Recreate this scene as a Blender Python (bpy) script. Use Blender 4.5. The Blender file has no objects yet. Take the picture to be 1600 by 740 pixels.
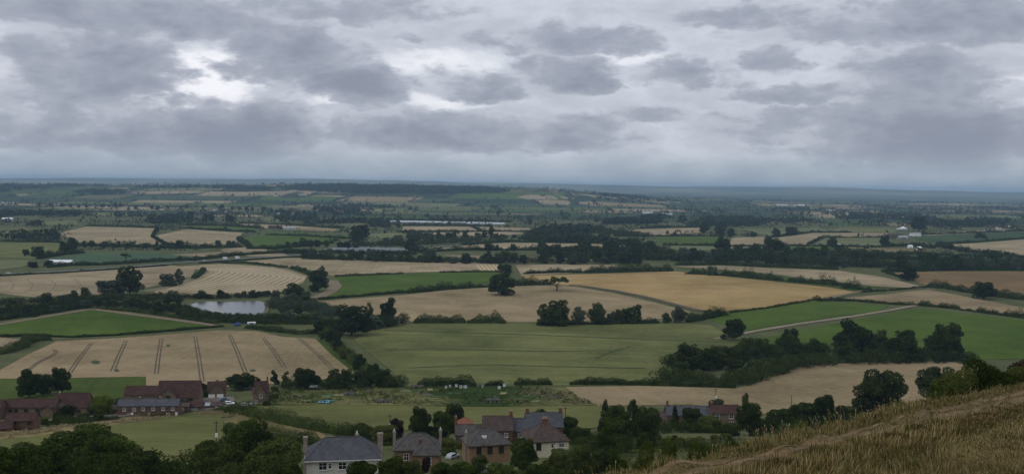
import bpy, bmesh, math, random
import numpy as np
from mathutils import Vector, Matrix
R = math.radians
rng = np.random.default_rng(11)
random.seed(11)
S = bpy.context.scene
COL = S.collection

# ------------------------------------------------------------------ camera
EYE = 105.0                      # metres above the vale floor
FPX = 1605.0                     # focal length in photograph pixels (1600 wide)
PITCH, ROLL = math.atan(80 / FPX), 0.0125
f_ = Vector((0, math.cos(PITCH), -math.sin(PITCH)))
r0 = Vector((1, 0, 0)); u0 = r0.cross(f_)
r_ = r0 * math.cos(ROLL) + u0 * math.sin(ROLL)
u_ = u0 * math.cos(ROLL) - r0 * math.sin(ROLL)
cd = bpy.data.cameras.new('camera'); cam = bpy.data.objects.new('camera', cd); COL.objects.link(cam)
cd.sensor_width = 36.0; cd.lens = 36.0 * FPX / 1600.0
cd.clip_start = 0.2; cd.clip_end = 60000
m = Matrix((r_, u_, -f_)).transposed().to_4x4(); m.translation = (0, 0, EYE)
cam.matrix_world = m
S.camera = cam

def ray(px, py):
    d = f_ + r_ * ((px - 800) / FPX) - u_ * ((py - 370) / FPX)
    return np.array(d)

# ------------------------------------------------------------------ view, sun, sky
S.view_settings.view_transform = 'Standard'; S.view_settings.look = 'None'
S.view_settings.gamma = 1.0; S.view_settings.exposure = 0.44
S.view_settings.use_curve_mapping = False
S.cycles.max_bounces = 6; S.cycles.diffuse_bounces = 3; S.cycles.glossy_bounces = 2
S.cycles.transmission_bounces = 3; S.cycles.transparent_max_bounces = 6; S.cycles.volume_bounces = 0
SUN_EL, SUN_AZ = R(52), R(-125)          # azimuth clockwise from the view direction
sl = bpy.data.lights.new('sun', 'SUN'); sl.energy = 0.5; sl.angle = R(25); sl.color = (1.0, 0.95, 0.88)
so = bpy.data.objects.new('sun', sl); COL.objects.link(so)
sd = Vector((math.sin(SUN_AZ) * math.cos(SUN_EL), math.cos(SUN_AZ) * math.cos(SUN_EL), math.sin(SUN_EL)))
so.rotation_euler = (-sd).to_track_quat('-Z', 'Y').to_euler()
so.location = (0, -50, 300)

class NT:
    """small helper for building node trees"""
    def __init__(s, tree): s.t = tree; tree.nodes.clear()
    def n(s, ty, **k):
        o = s.t.nodes.new(ty)
        for a, b in k.items(): setattr(o, a, b)
        return o
    def put(s, sock, v):
        if v is None: return
        if isinstance(v, bpy.types.NodeSocket): s.t.links.new(v, sock)
        else: sock.default_value = v
    def math(s, op, a, b=None, c=None, clamp=False):
        o = s.n('ShaderNodeMath', operation=op, use_clamp=clamp)
        for i, v in enumerate((a, b, c)): s.put(o.inputs[i], v)
        return o.outputs[0]
    def vec(s, op, a, b=None, c=None):
        o = s.n('ShaderNodeVectorMath', operation=op)
        for i, v in enumerate((a, b, c)): s.put(o.inputs[i], v)
        return o.outputs['Value'] if op in ('DOT_PRODUCT', 'LENGTH') else o.outputs[0]
    def mix(s, f, a, b, blend='MIX'):
        o = s.n('ShaderNodeMix', data_type='RGBA', blend_type=blend)
        s.put(o.inputs[0], f); s.put(o.inputs[6], a); s.put(o.inputs[7], b)
        return o.outputs[2]
    def noise(s, v, scale, detail=4, rough=.5, dist=0.0):
        o = s.n('ShaderNodeTexNoise'); s.put(o.inputs['Vector'], v)
        o.inputs['Scale'].default_value = scale; o.inputs['Detail'].default_value = detail
        o.inputs['Roughness'].default_value = rough; o.inputs['Distortion'].default_value = dist
        return o.outputs[0]
    def ramp(s, v, a, b, lo=0.0, hi=1.0, smooth=True):
        o = s.n('ShaderNodeMapRange', interpolation_type='SMOOTHSTEP' if smooth else 'LINEAR')
        s.put(o.inputs[0], v)
        for i, x in zip((1, 2, 3, 4), (a, b, lo, hi)): s.put(o.inputs[i], x)
        return o.outputs[0]
    def comb(s, x, y, z=0.0):
        o = s.n('ShaderNodeCombineXYZ')
        for i, v in enumerate((x, y, z)): s.put(o.inputs[i], v)
        return o.outputs[0]
    def sep(s, v):
        o = s.n('ShaderNodeSeparateXYZ'); s.put(o.inputs[0], v); return o.outputs

def build_world():
    w = bpy.data.worlds.new('World'); S.world = w; w.use_nodes = True
    N = NT(w.node_tree)
    out = N.n('ShaderNodeOutputWorld'); bg = N.n('ShaderNodeBackground')
    sky = N.n('ShaderNodeTexSky', sky_type='NISHITA'); sky.sun_disc = False
    sky.sun_elevation = SUN_EL; sky.sun_rotation = SUN_AZ; sky.altitude = 200; sky.dust_density = 3.0
    D = N.vec('NORMALIZE', N.n('ShaderNodeTexCoord').outputs['Generated'])
    x, y, z = N.sep(D)
    az = N.math('ARCTAN2', x, y); el = N.math('ARCSINE', z)
    # cumulus detail: isotropic noise on the direction, squashed in height
    P3 = N.vec('MULTIPLY', D, (1, 1, 2.3))
    warp = N.n('ShaderNodeTexNoise'); N.put(warp.inputs['Vector'], P3)
    warp.inputs['Scale'].default_value = 22; warp.inputs['Detail'].default_value = 5; warp.inputs['Roughness'].default_value = .6
    wo = N.vec('SUBTRACT', warp.outputs['Color'], (.5, .5, .5))
    big = N.noise(P3, 7.0, 3, .5)
    n1 = N.noise(P3, 17.0, 7, .58, .3)
    n2 = N.noise(P3, 60.0, 4, .55)
    C = N.vec('ADD', N.comb(az, el, 0.0), N.vec('MULTIPLY', wo, (.080, .032, 0)))
    def blob(acc, px, py, rx, ry, amp, flat):
        d = ray(px, py); d /= np.linalg.norm(d)
        a, e = math.atan2(d[0], d[1]), math.asin(d[2])
        sx, sy = FPX / rx, FPX / ry
        v = N.vec('MULTIPLY_ADD', C, (sx, sy, 0), (-a * sx, -e * sy, 0))
        if flat: v = N.vec('MAXIMUM', v, N.vec('MULTIPLY', v, (1, -1.7, 0)))
        g = N.math('MULTIPLY_ADD', N.vec('DOT_PRODUCT', v, v), -.5 * amp, amp)
        return N.math('MAXIMUM', acc, g)
    acc = N.ramp(big, .40, .70, .0, .50)
    clouds = [(160, 118, 150, 72, 1), (95, 165, 130, 36, .9), (450, 100, 135, 62, 1.05), (565, 142, 92, 50, 1.1),
              (230, 218, 110, 60, 1.0), (360, 215, 150, 66, 1.15), (760, 145, 90, 30, .9), (640, 60, 60, 16, .7), (760, 62, 60, 24, .75), (680, 215, 190, 46, 1.0),
              (60, 215, 150, 40, 1.0), (890, 122, 88, 40, 1.05), (900, 72, 130, 36, .9), (1062, 120, 55, 36, .95),
              (1212, 98, 48, 36, .75), (1000, 185, 110, 26, .75), (1190, 205, 105, 40, .85), (1450, 125, 130, 56, .95),
              (1450, 222, 185, 78, 1.2), (1340, 150, 230, 20, .9), (1480, 42, 270, 50, .95), (190, 30, 330, 44, .95),
              (1180, 32, 190, 30, .7), (880, 215, 130, 46, .9), (500, 20, 240, 36, .75)]
    for c in clouds: acc = blob(acc, *c, True)
    gap = N.math('MULTIPLY_ADD', n1, .4, -.2)
    gaps = [(335, 118, 70, 40, 1.3), (680, 98, 100, 18, .85), (985, 90, 90, 14, .7), (295, 158, 70, 16, .9),
            (530, 156, 60, 11, .9), (20, 112, 40, 12, .55), (690, 160, 70, 12, .8), (1590, 124, 60, 10, .6), 
            (1580, 166, 50, 9, .55), (90, 168, 60, 8, .7)]
    for c in gaps: gap = blob(gap, *c, False)
    cm = N.math('ADD', acc, N.math('MULTIPLY_ADD', n1, 1.35, -.675))
    cm = N.math('MULTIPLY_ADD', n2, .40, N.math('SUBTRACT', cm, .20))
    cm = N.math('MULTIPLY_ADD', N.math('MAXIMUM', gap, 0.0), -.20, cm)
    mask = N.ramp(cm, .36, .74)
    thick = N.ramp(cm, .45, 1.30)
    gm = N.math('MULTIPLY', N.ramp(N.math('MULTIPLY_ADD', n2, .5, N.math('SUBTRACT', gap, .25)), .10, 1.15), N.math('SUBTRACT', 1.0, N.math('MULTIPLY', mask, .97)))
    bright = N.ramp(n1, .3, .7)
    veil = N.mix(bright, (.375, .400, .455, 1), (.485, .512, .570, 1))
    col = N.mix(gm, veil, (.72, .72, .76, 1))
    dark = N.mix(thick, (.320, .338, .395, 1), (.200, .222, .278, 1))
    col = N.mix(mask, col, dark)
    # clouds melt together towards the horizon
    hz = N.ramp(el, .004, .044, 1.0, 0.0)
    col = N.mix(N.math('MULTIPLY', hz, .86), col, N.mix(N.ramp(n1, .35, .65), (.235, .285, .335, 1), (.280, .325, .375, 1)))
    below = N.ramp(el, -.02, 0.0, 1.0, 0.0)
    col = N.mix(below, col, (.12, .13, .12, 1))
    cloud10 = N.vec('SCALE', col); 
    cloud10.node.inputs['Scale'].default_value = 10.0
    fin = N.mix(.965, sky.outputs[0], cloud10)
    N.put(bg.inputs[0], fin); bg.inputs[1].default_value = 0.1
    N.put(out.inputs[0], bg.outputs[0])
build_world()

# ------------------------------------------------------------------ terrain height
_py = np.array([-400, 0, 45, 80, 130, 185, 240, 300, 400, 520, 690, 850, 1100, 1500.])
_pz = np.array([100, 97, 88, 79, 64.5, 50, 39, 29, 14.5, 6, 1.5, 0.2, 0, 0.])
_gy = np.linspace(-400, 1500, 3801)
def _hermite(xq, x, y):
    s = np.diff(y) / np.diff(x); mm = np.zeros_like(y); mm[1:-1] = (s[1:] * s[:-1] > 0) * 2 * s[1:] * s[:-1] / (s[1:] + s[:-1] - 1e-12)
    i = np.clip(np.searchsorted(x, xq) - 1, 0, len(x) - 2); h = x[i + 1] - x[i]; t = (xq - x[i]) / h
    return (2*t**3 - 3*t**2 + 1) * y[i] + (t**3 - 2*t**2 + t) * h * mm[i] + (-2*t**3 + 3*t**2) * y[i+1] + (t**3 - t**2) * h * mm[i+1]
_gz = _hermite(_gy, _py, _pz)
def sm(a, b, v):
    t = np.clip((v - a) / (b - a), 0, 1); return t * t * (3 - 2 * t)
_ax = np.array([-6000, -3490, -2600, -1800, -1500, -1300, -1060, -436, -87, 200, 436, 654, 1100, 1750, 6000.])
_az = np.array([70, 70, 76, 80, 94, 99, 103, 93, 84, 84, 76, 48, 22, 4, 0.])
_bx = np.array([-20000, -9000, -7000, -4500, -2240, 0, 2240, 3400, 5000, 6700, 9000, 20000.])
_bz = np.array([95, 104, 130, 150, 150, 128, 122, 136, 146, 124, 96, 80.])
def H(x, y):
    x = np.asarray(x, float); y = np.asarray(y, float)
    z = np.interp(y, _gy, _gz)
    z = z + np.sin(x / 61. + y / 47.) * .5 * sm(150, 300, y) * (1 - sm(600, 900, y))
    sc = np.maximum(y, 3000) / 7000.
    a = np.interp(x / sc, _ax, _az) + 5 * np.sin(x / 310. + y / 900.) + 3 * np.sin(x / 127. - y / 400.)
    z = z + np.maximum(a, 0) * (sm(4600, 7000, y) * (1 - .75 * sm(7300, 9800, y)))
    b = np.interp(x * 18000. / np.maximum(y, 9000), _bx, _bz) + 5 * np.sin(x / 700.) + 3 * np.sin(x / 290. + 1)
    z = z + b * .30 * sm(10000, 14000, y) + b * .70 * sm(15500, 18000, y) - b * .6 * sm(18500, 23000, y)
    return z

_ts = np.concatenate([[1.0], np.geomspace(60, 30000, 2600)])
def at(px, py):
    """the ground point seen at a photograph pixel"""
    d = ray(px, py); d = d / d[1]
    z = EYE + d[2] * _ts; g = H(d[0] * _ts, _ts)
    k = np.nonzero(z[1:] < g[1:])[0]
    i = (k[0] + 1) if len(k) else len(_ts) - 1
    t0, t1 = _ts[i - 1], _ts[i]
    e0 = z[i-1] - g[i-1]; e1 = z[i] - g[i]
    t = t0 + (t1 - t0) * (e0 / (e0 - e1) if e0 > e1 else 1)
    return np.array([d[0] * t, t, float(H(d[0] * t, t))])

# ------------------------------------------------------------------ helpers
def tag(o, label=None, cat=None, group=None, kind=None):
    if label: o['label'] = label
    if cat: o['category'] = cat
    if group: o['group'] = group
    if kind: o['kind'] = kind
    return o
def link(name, me, mat=None, parent=None):
    o = bpy.data.objects.new(name, me); COL.objects.link(o)
    if mat is not None:
        for k in (mat if isinstance(mat, (list, tuple)) else [mat]): me.materials.append(k)
    if parent is not None: o.parent = parent
    return o
def empty(name, loc, rz=0.0):
    o = bpy.data.objects.new(name, None); COL.objects.link(o)
    o.location = loc; o.rotation_euler = (0, 0, rz); o.empty_display_size = .5
    return o
def np_mesh(name, V, F, smooth=False):
    """V (n,3), F (m,k) arrays"""
    V = np.asarray(V, np.float32); F = np.asarray(F, np.int32); me = bpy.data.meshes.new(name)
    me.vertices.add(len(V)); me.vertices.foreach_set('co', V.ravel())
    k = F.shape[1]; me.loops.add(F.size); me.loops.foreach_set('vertex_index', F.ravel())
    me.polygons.add(len(F)); me.polygons.foreach_set('loop_start', np.arange(0, F.size, k, dtype=np.int32))
    if smooth: me.polygons.foreach_set('use_smooth', np.ones(len(F), bool))
    me.update(calc_edges=True); return me
class MB:
    def __init__(s): s.v = []; s.f = []
    def add(s, vs, fs):
        o = len(s.v); s.v += [tuple(map(float, q)) for q in vs]; s.f += [tuple(i + o for i in q) for q in fs]; return s
    def box(s, x0, x1, y0, y1, z0, z1):
        return s.add([(x0,y0,z0),(x1,y0,z0),(x1,y1,z0),(x0,y1,z0),(x0,y0,z1),(x1,y0,z1),(x1,y1,z1),(x0,y1,z1)],
                     [(0,3,2,1),(4,5,6,7),(0,1,5,4),(1,2,6,5),(2,3,7,6),(3,0,4,7)])
    def tube(s, pts, rad, n=7):
        pts = [Vector(p) for p in pts]; rings = []
        for i, p in enumerate(pts):
            t = (pts[min(i+1, len(pts)-1)] - pts[max(i-1, 0)]).normalized()
            a = t.orthogonal().normalized(); b = t.cross(a)
            rings.append([p + (a * math.cos(2*math.pi*k/n) + b * math.sin(2*math.pi*k/n)) * rad[i] for k in range(n)])
        vs = [q for r in rings for q in r]; fs = []
        for i in range(len(pts) - 1):
            for k in range(n): fs.append((i*n+k, i*n+(k+1) % n, (i+1)*n+(k+1) % n, (i+1)*n+k))
        fs.append(tuple(range(n))[::-1]); fs.append(tuple((len(pts)-1)*n + k for k in range(n)))
        return s.add(vs, fs)
    def build(s, name, mat=None, parent=None, smooth=False, bevel=0):
        me = bpy.data.meshes.new(name); me.from_pydata(s.v, [], s.f); me.update()
        if bevel:
            bm = bmesh.new(); bm.from_mesh(me); bmesh.ops.remove_doubles(bm, verts=bm.verts, dist=1e-5)
            bmesh.ops.bevel(bm, geom=list(bm.edges), offset=bevel, segments=1, affect='EDGES', profile=.5); bm.to_mesh(me); bm.free()
        if smooth: me.polygons.foreach_set('use_smooth', [True] * len(me.polygons))
        return link(name, me, mat, parent)

_mats = {}
def mat(name, col, rough=.9, var=.25, scale=1.0, spec=.2, tint=None, bump=0.0, rand=0.0, scale2=None, emit=None):
    """plain material with two octaves of mottling, in object space"""
    if name in _mats: return _mats[name]
    M = bpy.data.materials.new(name); M.use_nodes = True; N = NT(M.node_tree); _mats[name] = M
    out = N.n('ShaderNodeOutputMaterial'); b = N.n('ShaderNodeBsdfPrincipled')
    tc = N.n('ShaderNodeTexCoord').outputs['Object']
    a = N.noise(tc, scale, 5, .6); c2 = N.noise(tc, scale2 or scale * 6.3, 4, .6)
    f = N.math('ADD', N.math('MULTIPLY', a, .6), N.math('MULTIPLY', c2, .4))
    c = tuple(col) + (1,); t = tuple(tint or [k * (1 + var) for k in col]) + (1,); lo = tuple(k * (1 - var) for k in col) + (1,)
    cc = N.mix(N.ramp(f, .35, .65), lo, t)
    if rand:
        oi = N.n('ShaderNodeObjectInfo').outputs['Random']
        cc = N.mix(1.0, cc, N.mix(oi, (1 - rand,) * 3 + (1,), (1 + rand,) * 3 + (1,)), 'MULTIPLY')
    N.put(b.inputs['Base Color'], cc); b.inputs['Roughness'].default_value = rough
    b.inputs['Specular IOR Level'].default_value = spec
    if bump:
        bp = N.n('ShaderNodeBump'); bp.inputs['Strength'].default_value = bump; bp.inputs['Distance'].default_value = .05
        N.put(bp.inputs['Height'], c2); N.put(b.inputs['Normal'], bp.outputs[0])
    N.put(out.inputs[0], b.outputs[0]); return M

def field_mat(name, c1, c2, ang=0.0, period=6.0, stripe=.25, patch=.35, scale=.012):
    """crop or grass: broad patches, fine grain and faint working lines"""
    if name in _mats: return _mats[name]
    M = bpy.data.materials.new(name); M.use_nodes = True; N = NT(M.node_tree); _mats[name] = M
    out = N.n('ShaderNodeOutputMaterial'); b = N.n('ShaderNodeBsdfPrincipled')
    P = N.n('ShaderNodeTexCoord').outputs['Object']
    x, y, z = N.sep(P)
    broad = N.noise(P, scale, 5, .62, .6)
    fine = N.noise(P, .28, 5, .68)
    t = N.math('ADD', N.math('MULTIPLY', x, math.cos(ang)), N.math('MULTIPLY', y, math.sin(ang)))
    t = N.math('MULTIPLY_ADD', N.noise(P, .008, 3), 22.0, t)
    ln = N.noise(N.comb(N.math('MULTIPLY', t, 1.0 / period), 0.0), 1.0, 3, .7)
    brk = N.noise(P, .03, 3)
    f = N.math('MULTIPLY_ADD', N.math('SUBTRACT', ln, .5), stripe * 3.2, .5)
    f = N.math('MULTIPLY_ADD', N.math('SUBTRACT', broad, .5), patch * 3.4, f)
    f = N.math('MULTIPLY_ADD', N.math('SUBTRACT', fine, .5), 1.05, f)
    f = N.math('MULTIPLY_ADD', N.math('SUBTRACT', brk, .5), .8, f)
    big = N.noise(P, scale * .45, 3, .5)
    cc = N.mix(N.ramp(f, .1, .9, smooth=False), tuple(q * .84 for q in c1) + (1,), tuple(q * 1.10 for q in c2) + (1,))
    cc = N.mix(1.0, cc, N.mix(N.ramp(big, .3, .7), (.86, .88, .84, 1), (1.10, 1.08, 1.10, 1)), 'MULTIPLY')
    N.put(b.inputs['Base Color'], cc); b.inputs['Roughness'].default_value = 1.0
    b.inputs['Specular IOR Level'].default_value = .05
    N.put(out.inputs[0], b.outputs[0]); return M

def leaf_mat(name, dark, light, rand=.25, trans=.18):
    if name in _mats: return _mats[name]
    M = bpy.data.materials.new(name); M.use_nodes = True; N = NT(M.node_tree); _mats[name] = M
    out = N.n('ShaderNodeOutputMaterial')
    P = N.n('ShaderNodeNewGeometry').outputs['Position']
    oi = N.n('ShaderNodeObjectInfo').outputs['Random']
    a = N.noise(P, .22, 3, .6); c = N.noise(P, 1.7, 3, .6)
    f = N.math('MULTIPLY_ADD', a, .7, N.math('MULTIPLY', c, .5))
    cc = N.mix(N.ramp(f, .35, .85), tuple(dark) + (1,), tuple(light) + (1,))
    tint = N.mix(oi, (1 - rand, 1 - rand * .8, 1 - rand, 1), (1 + rand * 1.1, 1 + rand, 1 + rand * .5, 1))
    cc = N.mix(1.0, cc, tint, 'MULTIPLY')
    d = N.n('ShaderNodeBsdfDiffuse'); t = N.n('ShaderNodeBsdfTranslucent')
    N.put(d.inputs[0], cc); N.put(t.inputs[0], cc)
    mx = N.n('ShaderNodeMixShader'); mx.inputs[0].default_value = trans
    N.put(mx.inputs[1], d.outputs[0]); N.put(mx.inputs[2], t.outputs[0]); N.put(out.inputs[0], mx.outputs[0])
    return M

# ------------------------------------------------------------------ ground sheet
def build_ground():
    M = bpy.data.materials.new('vale_ground'); M.use_nodes = True; N = NT(M.node_tree)
    out = N.n('ShaderNodeOutputMaterial'); b = N.n('ShaderNodeBsdfPrincipled')
    P = N.n('ShaderNodeTexCoord').outputs['Object']; x, y, z = N.sep(P)
    g = N.mix(N.ramp(N.noise(P, .05, 6, .65), .3, .7), (.042, .062, .022, 1), (.105, .120, .048, 1))
    g = N.mix(N.ramp(N.noise(P, .6, 5, .7), .35, .7, 0, .6), g, (.14, .125, .062, 1))
    # the far vale: a patchwork too small to pick apart
    v = N.n('ShaderNodeTexVoronoi', feature='F1'); N.put(v.inputs['Vector'], N.vec('MULTIPLY', P, (.0030, .0036, 0)))
    v.inputs['Scale'].default_value = 1.0
    h = N.sep(v.outputs['Color'])[0]
    cell = N.mix(N.ramp(h, .10, .40), (.030, .050, .022, 1), (.060, .088, .036, 1))
    cell = N.mix(N.ramp(h, .68, .73), cell, (.200, .160, .095, 1))
    cell = N.mix(N.ramp(h, .90, .92), cell, (.095, .105, .050, 1))
    ve = N.n('ShaderNodeTexVoronoi', feature='DISTANCE_TO_EDGE'); N.put(ve.inputs['Vector'], N.vec('MULTIPLY', P, (.0030, .0036, 0)))
    ve.inputs['Scale'].default_value = 1.0
    wood = N.ramp(N.noise(P, .0011, 4, .6), .46, .56)
    cell = N.mix(N.ramp(ve.outputs['Distance'], .06, .10, 1, 0), cell, (.020, .034, .016, 1))
    cell = N.mix(N.math('MULTIPLY', wood, .75), cell, (.022, .036, .018, 1))
    hillc = N.mix(N.ramp(N.noise(P, .0009, 5, .65), .35, .65), (.060, .085, .045, 1), (.21, .20, .13, 1))
    cell = N.mix(N.ramp(y, 10500, 13500), cell, hillc)
    cc = N.mix(N.ramp(y, 2900, 3600), g, cell)
    N.put(b.inputs['Base Color'], cc); b.inputs['Roughness'].default_value = 1; b.inputs['Specular IOR Level'].default_value = .04
    N.put(out.inputs[0], b.outputs[0])
    u = np.linspace(-7.6, 7.6, 440); xs = 30 * np.sinh(u)
    uy = np.linspace(-2.6, 7.5, 330); ys = 30 * np.sinh(uy)
    X, Y = np.meshgrid(xs, ys); Z = H(X, Y)
    V = np.stack([X, Y, Z], -1).reshape(-1, 3)
    i = np.arange(len(ys) - 1)[:, None] * len(xs) + np.arange(len(xs) - 1)[None]
    F = np.stack([i, i + 1, i + len(xs) + 1, i + len(xs)], -1).reshape(-1, 4)
    o = link('ground', np_mesh('ground', V, F, True), M)
    tag(o, 'rolling green ground of the vale out to the hazy hills', 'ground', kind='structure')
build_ground()

# ------------------------------------------------------------------ fields
FN = [0]; POLYS = []
def patch(name, pts3, M, z, parent=None):
    """a sheet that follows the ground, from world corner points"""
    bm = bmesh.new(); vs = [bm.verts.new((p[0], p[1], 0)) for p in pts3]
    try: bm.faces.new(vs)
    except ValueError: pass
    bmesh.ops.triangulate(bm, faces=bm.faces[:])
    ax = np.array([p[:2] for p in pts3]); lo, hi = ax.min(0), ax.max(0)
    st = 12.0 if hi[1] < 420 else 24.0 if hi[1] < 800 else 90.0 if hi[1] < 4000 else 260.0
    for k in (0, 1):
        n = (1, 0, 0) if k == 0 else (0, 1, 0)
        for q in np.arange(math.ceil(lo[k] / st) * st, hi[k], st):
            c = (q, 0, 0) if k == 0 else (0, q, 0)
            bmesh.ops.bisect_plane(bm, geom=bm.verts[:] + bm.edges[:] + bm.faces[:], plane_co=c, plane_no=n, dist=1e-4)
    for v in bm.verts: v.co.z = float(H(v.co.x, v.co.y)) + z
    bmesh.ops.recalc_face_normals(bm, faces=bm.faces[:])
    if sum(f.normal.z for f in bm.faces) < 0: bmesh.ops.reverse_faces(bm, faces=bm.faces[:])
    ex = bmesh.ops.extrude_edge_only(bm, edges=[e for e in bm.edges if e.is_boundary])
    for v in ex['geom']:
        if isinstance(v, bmesh.types.BMVert): v.co.z -= 1.5
    me = bpy.data.meshes.new(name); bm.to_mesh(me); bm.free()
    return link(name, me, M, parent)
def dense(pl, n=8):
    out = []
    for a, b in zip(pl[:-1], pl[1:]):
        for k in range(n): out.append(tuple(np.array(a) + (np.array(b) - np.array(a)) * k / n))
    return out + [tuple(pl[-1])]
def smooth_line(pl, it=2):
    pl = [np.array(p, float) for p in pl]
    for _ in range(it):
        q = [pl[0]]
        for a, b in zip(pl[:-1], pl[1:]): q += [a * .75 + b * .25, a * .25 + b * .75]
        pl = q + [pl[-1]]
    return pl
def ribbon(name, pxs, width, M, z, parent=None, rise=0.0, pre=None):
    P = [at(*p) for p in smooth_line(dense(pxs, 4), 1)] if pre is None else pre
    P = np.array(P); n = len(P); V, F = [], []
    for i in range(n):
        t = P[min(i+1, n-1)] - P[max(i-1, 0)]; s = np.array([-t[1], t[0], 0]) / (np.hypot(t[0], t[1]) + 1e-9) * width / 2
        a, b = P[i] - s, P[i] + s
        for q in ((a, P[i], b) if rise else (a, b)):
            V.append((q[0], q[1], float(H(q[0], q[1])) + z + (rise if (rise and q is P[i]) else 0)))
    k = 3 if rise else 2
    for i in range(n - 1):
        for c in range(k - 1): F.append((i*k+c, i*k+c+1, (i+1)*k+c+1, (i+1)*k+c))
    me = bpy.data.meshes.new(name); me.from_pydata(V, [], F); me.update()
    if sum(f.normal.z for f in me.polygons) < 0: me.flip_normals()
    return link(name, me, M, parent)

WHEAT = dict(c1=(.215, .160, .098), c2=(.345, .265, .170))
COLS = {
 'wheat':   ((.200, .150, .080), (.310, .240, .138)),
 'stubble': ((.225, .175, .100), (.360, .292, .182)),
 'gold':    ((.265, .178, .068), (.378, .270, .120)),
 'brown':   ((.150, .098, .044), (.220, .152, .072)),
 'green':   ((.048, .088, .008), (.084, .130, .020)),
 'lush':    ((.040, .066, .009), (.066, .092, .018)),
 'pasture': ((.080, .096, .028), (.155, .160, .058)),
 'olive':   ((.100, .110, .034), (.160, .162, .054)),
 'pale':    ((.110, .125, .050), (.170, .178, .082)),
 'blue':    ((.045, .085, .042), (.070, .112, .058)),
 'dkgreen': ((.034, .062, .020), (.056, .088, .032)),
 'rough':   ((.115, .105, .042), (.250, .195, .092)),
 'allot':   ((.036, .066, .012), (.165, .150, .058)),
}
def fld(name, label, kind, pts, ang=0.3, period=6.0, stripe=.25, patchy=.35):
    FN[0] += 1; z = .12 + .008 * (FN[0] % 40)
    c1, c2 = COLS[kind]; k = random.uniform(.93, 1.07)
    M = field_mat('%s_%d' % (kind, FN[0]), [q * k for q in c1], [q * k for q in c2], ang, period, stripe, patchy)
    o = patch(name, [at(*p) for p in pts], M, z)
    o['zoff'] = z; POLYS.append([tuple(at(*p)[:2]) for p in pts])
    return tag(o, label, 'field', kind='structure')

F = {}
for nm, lb, kd, pts in [
  ('meadow', 'small green field strip behind the left dark hedge', 'pale', [(45,352),(50,346),(118,345),(124,350)]),
  ('pasture', 'olive field corner left of the left tan field', 'pasture', [(-60,365),(-60,356),(20,355),(82,357),(78,364)]),
  ('meadow', 'pale green strip below the dark line of the village', 'pale', [(110,335),(125,331),(206,334),(200,339)]),
  ('meadow', 'thin bright strip right of the pale strip below the village', 'green', [(228,345),(240,341),(302,344),(290,349)]),
  ('stubble_field', 'thin tan strip at the left edge below the village', 'stubble', [(-60,329),(75,328),(72,332),(-60,334)]),
  ('meadow', 'green strip right of the village trees', 'pale', [(405,345),(410,340),(455,341),(447,347)]),
  ('meadow', 'green strip left of the village trees', 'green', [(50,324),(60,320),(142,325),(130,328)]),
  ('stubble_field', 'pale tan streak under the village', 'stubble', [(330,336),(400,336),(410,338),(340,339)])]:
    fld(nm, lb, kd, pts)
F['tram'] = fld('wheat_field', 'ripe wheat field with paired tramlines behind the red roofed farm', 'wheat',
    [(-60,592),(-60,606),(0,578),(45,553),(89,533),(200,527),(340,516),(400,517),(440,526),(493,529),(520,556),(556,582),(480,597),(400,600),(330,606),(228,606),(228,588),(110,590)], ang=.05, period=2.4, stripe=.26)
fld('grass_margin', 'green grass strip between the tramlined wheat and the hedge', 'lush', [(493,529),(506,530),(545,560),(590,590),(556,584),(520,556)])
F['tri'] = fld('meadow', 'bright green triangular meadow in front of the pond thicket', 'green', [(-60,519),(0,508),(60,497),(143,484),(200,490),(345,511),(270,515),(180,522),(110,526),(50,523),(0,522),(-60,526)], stripe=.12)
fld('stubble_field', 'small stubble corner at the far edge beside the green triangle', 'stubble', [(-60,528),(0,527),(45,531),(30,541),(0,548),(-60,560)])
F['left'] = fld('stubble_field', 'pale stubble field with faint curved lines below the main road', 'stubble', [(-60,436),(0,432),(190,420),(270,415),(305,419),(300,432),(225,450),(120,464),(50,464),(0,458),(-60,456)], ang=1.2, period=10, stripe=.3)
F['swath'] = fld('stubble_field', 'stubble field with curving rows of cut straw beyond the pond', 'stubble', [(283,416),(305,420),(326,423),(298,438),(226,459),(330,461),(400,460),(440,456),(474,441),(480,431),(450,421),(400,415),(350,412)], stripe=.1)
F['long'] = fld('stubble_field', 'long pale stubble field behind the bright green meadow', 'stubble', [(384,408),(450,403),(520,405),(650,410),(775,411),(792,423),(690,424),(630,426),(520,431),(490,422),(440,415)], ang=.1)
fld('meadow', 'bright green meadow above the central wheat field', 'green', [(522,433),(630,428),(690,426),(782,425),(780,440),(700,448),(640,456),(500,467),(512,456)], stripe=.1)
fld('wheat_field', 'central grey tan wheat field around the two lone oaks', 'wheat', [(498,471),(640,460),(700,453),(800,447),(880,446),(905,449),(960,458),(1020,472),(1080,487),(1060,496),(1000,500),(850,503),(650,503),(600,495),(520,482)], ang=.5, period=5, stripe=.2)
fld('wheat_field', 'golden ripe wheat field sloping right of the lone oak', 'gold', [(818,431),(925,428),(1055,424),(1200,439),(1345,454),(1270,468),(1200,480),(1115,487),(1060,477),(1010,464),(960,453),(905,447),(880,445),(830,440)], ang=.9, period=7, stripe=.18)
F['past'] = fld('pasture', 'large faded green pasture in the centre of the vale', 'pasture', [(553,532),(575,518),(640,506),(800,505),(950,507),(1050,505),(1110,508),(1150,530),(1185,535),(1080,570),(1030,600),(880,602),(780,604),(640,604),(618,585),(590,562)], ang=1.45, period=9, stripe=.30, patchy=.5)
fld('meadow', 'green meadow wedge between golden wheat and the farm track', 'green', [(1110,500),(1122,492),(1200,482),(1270,471),(1390,477),(1370,487),(1300,495),(1200,510),(1165,517),(1140,510)], stripe=.1)
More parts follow.
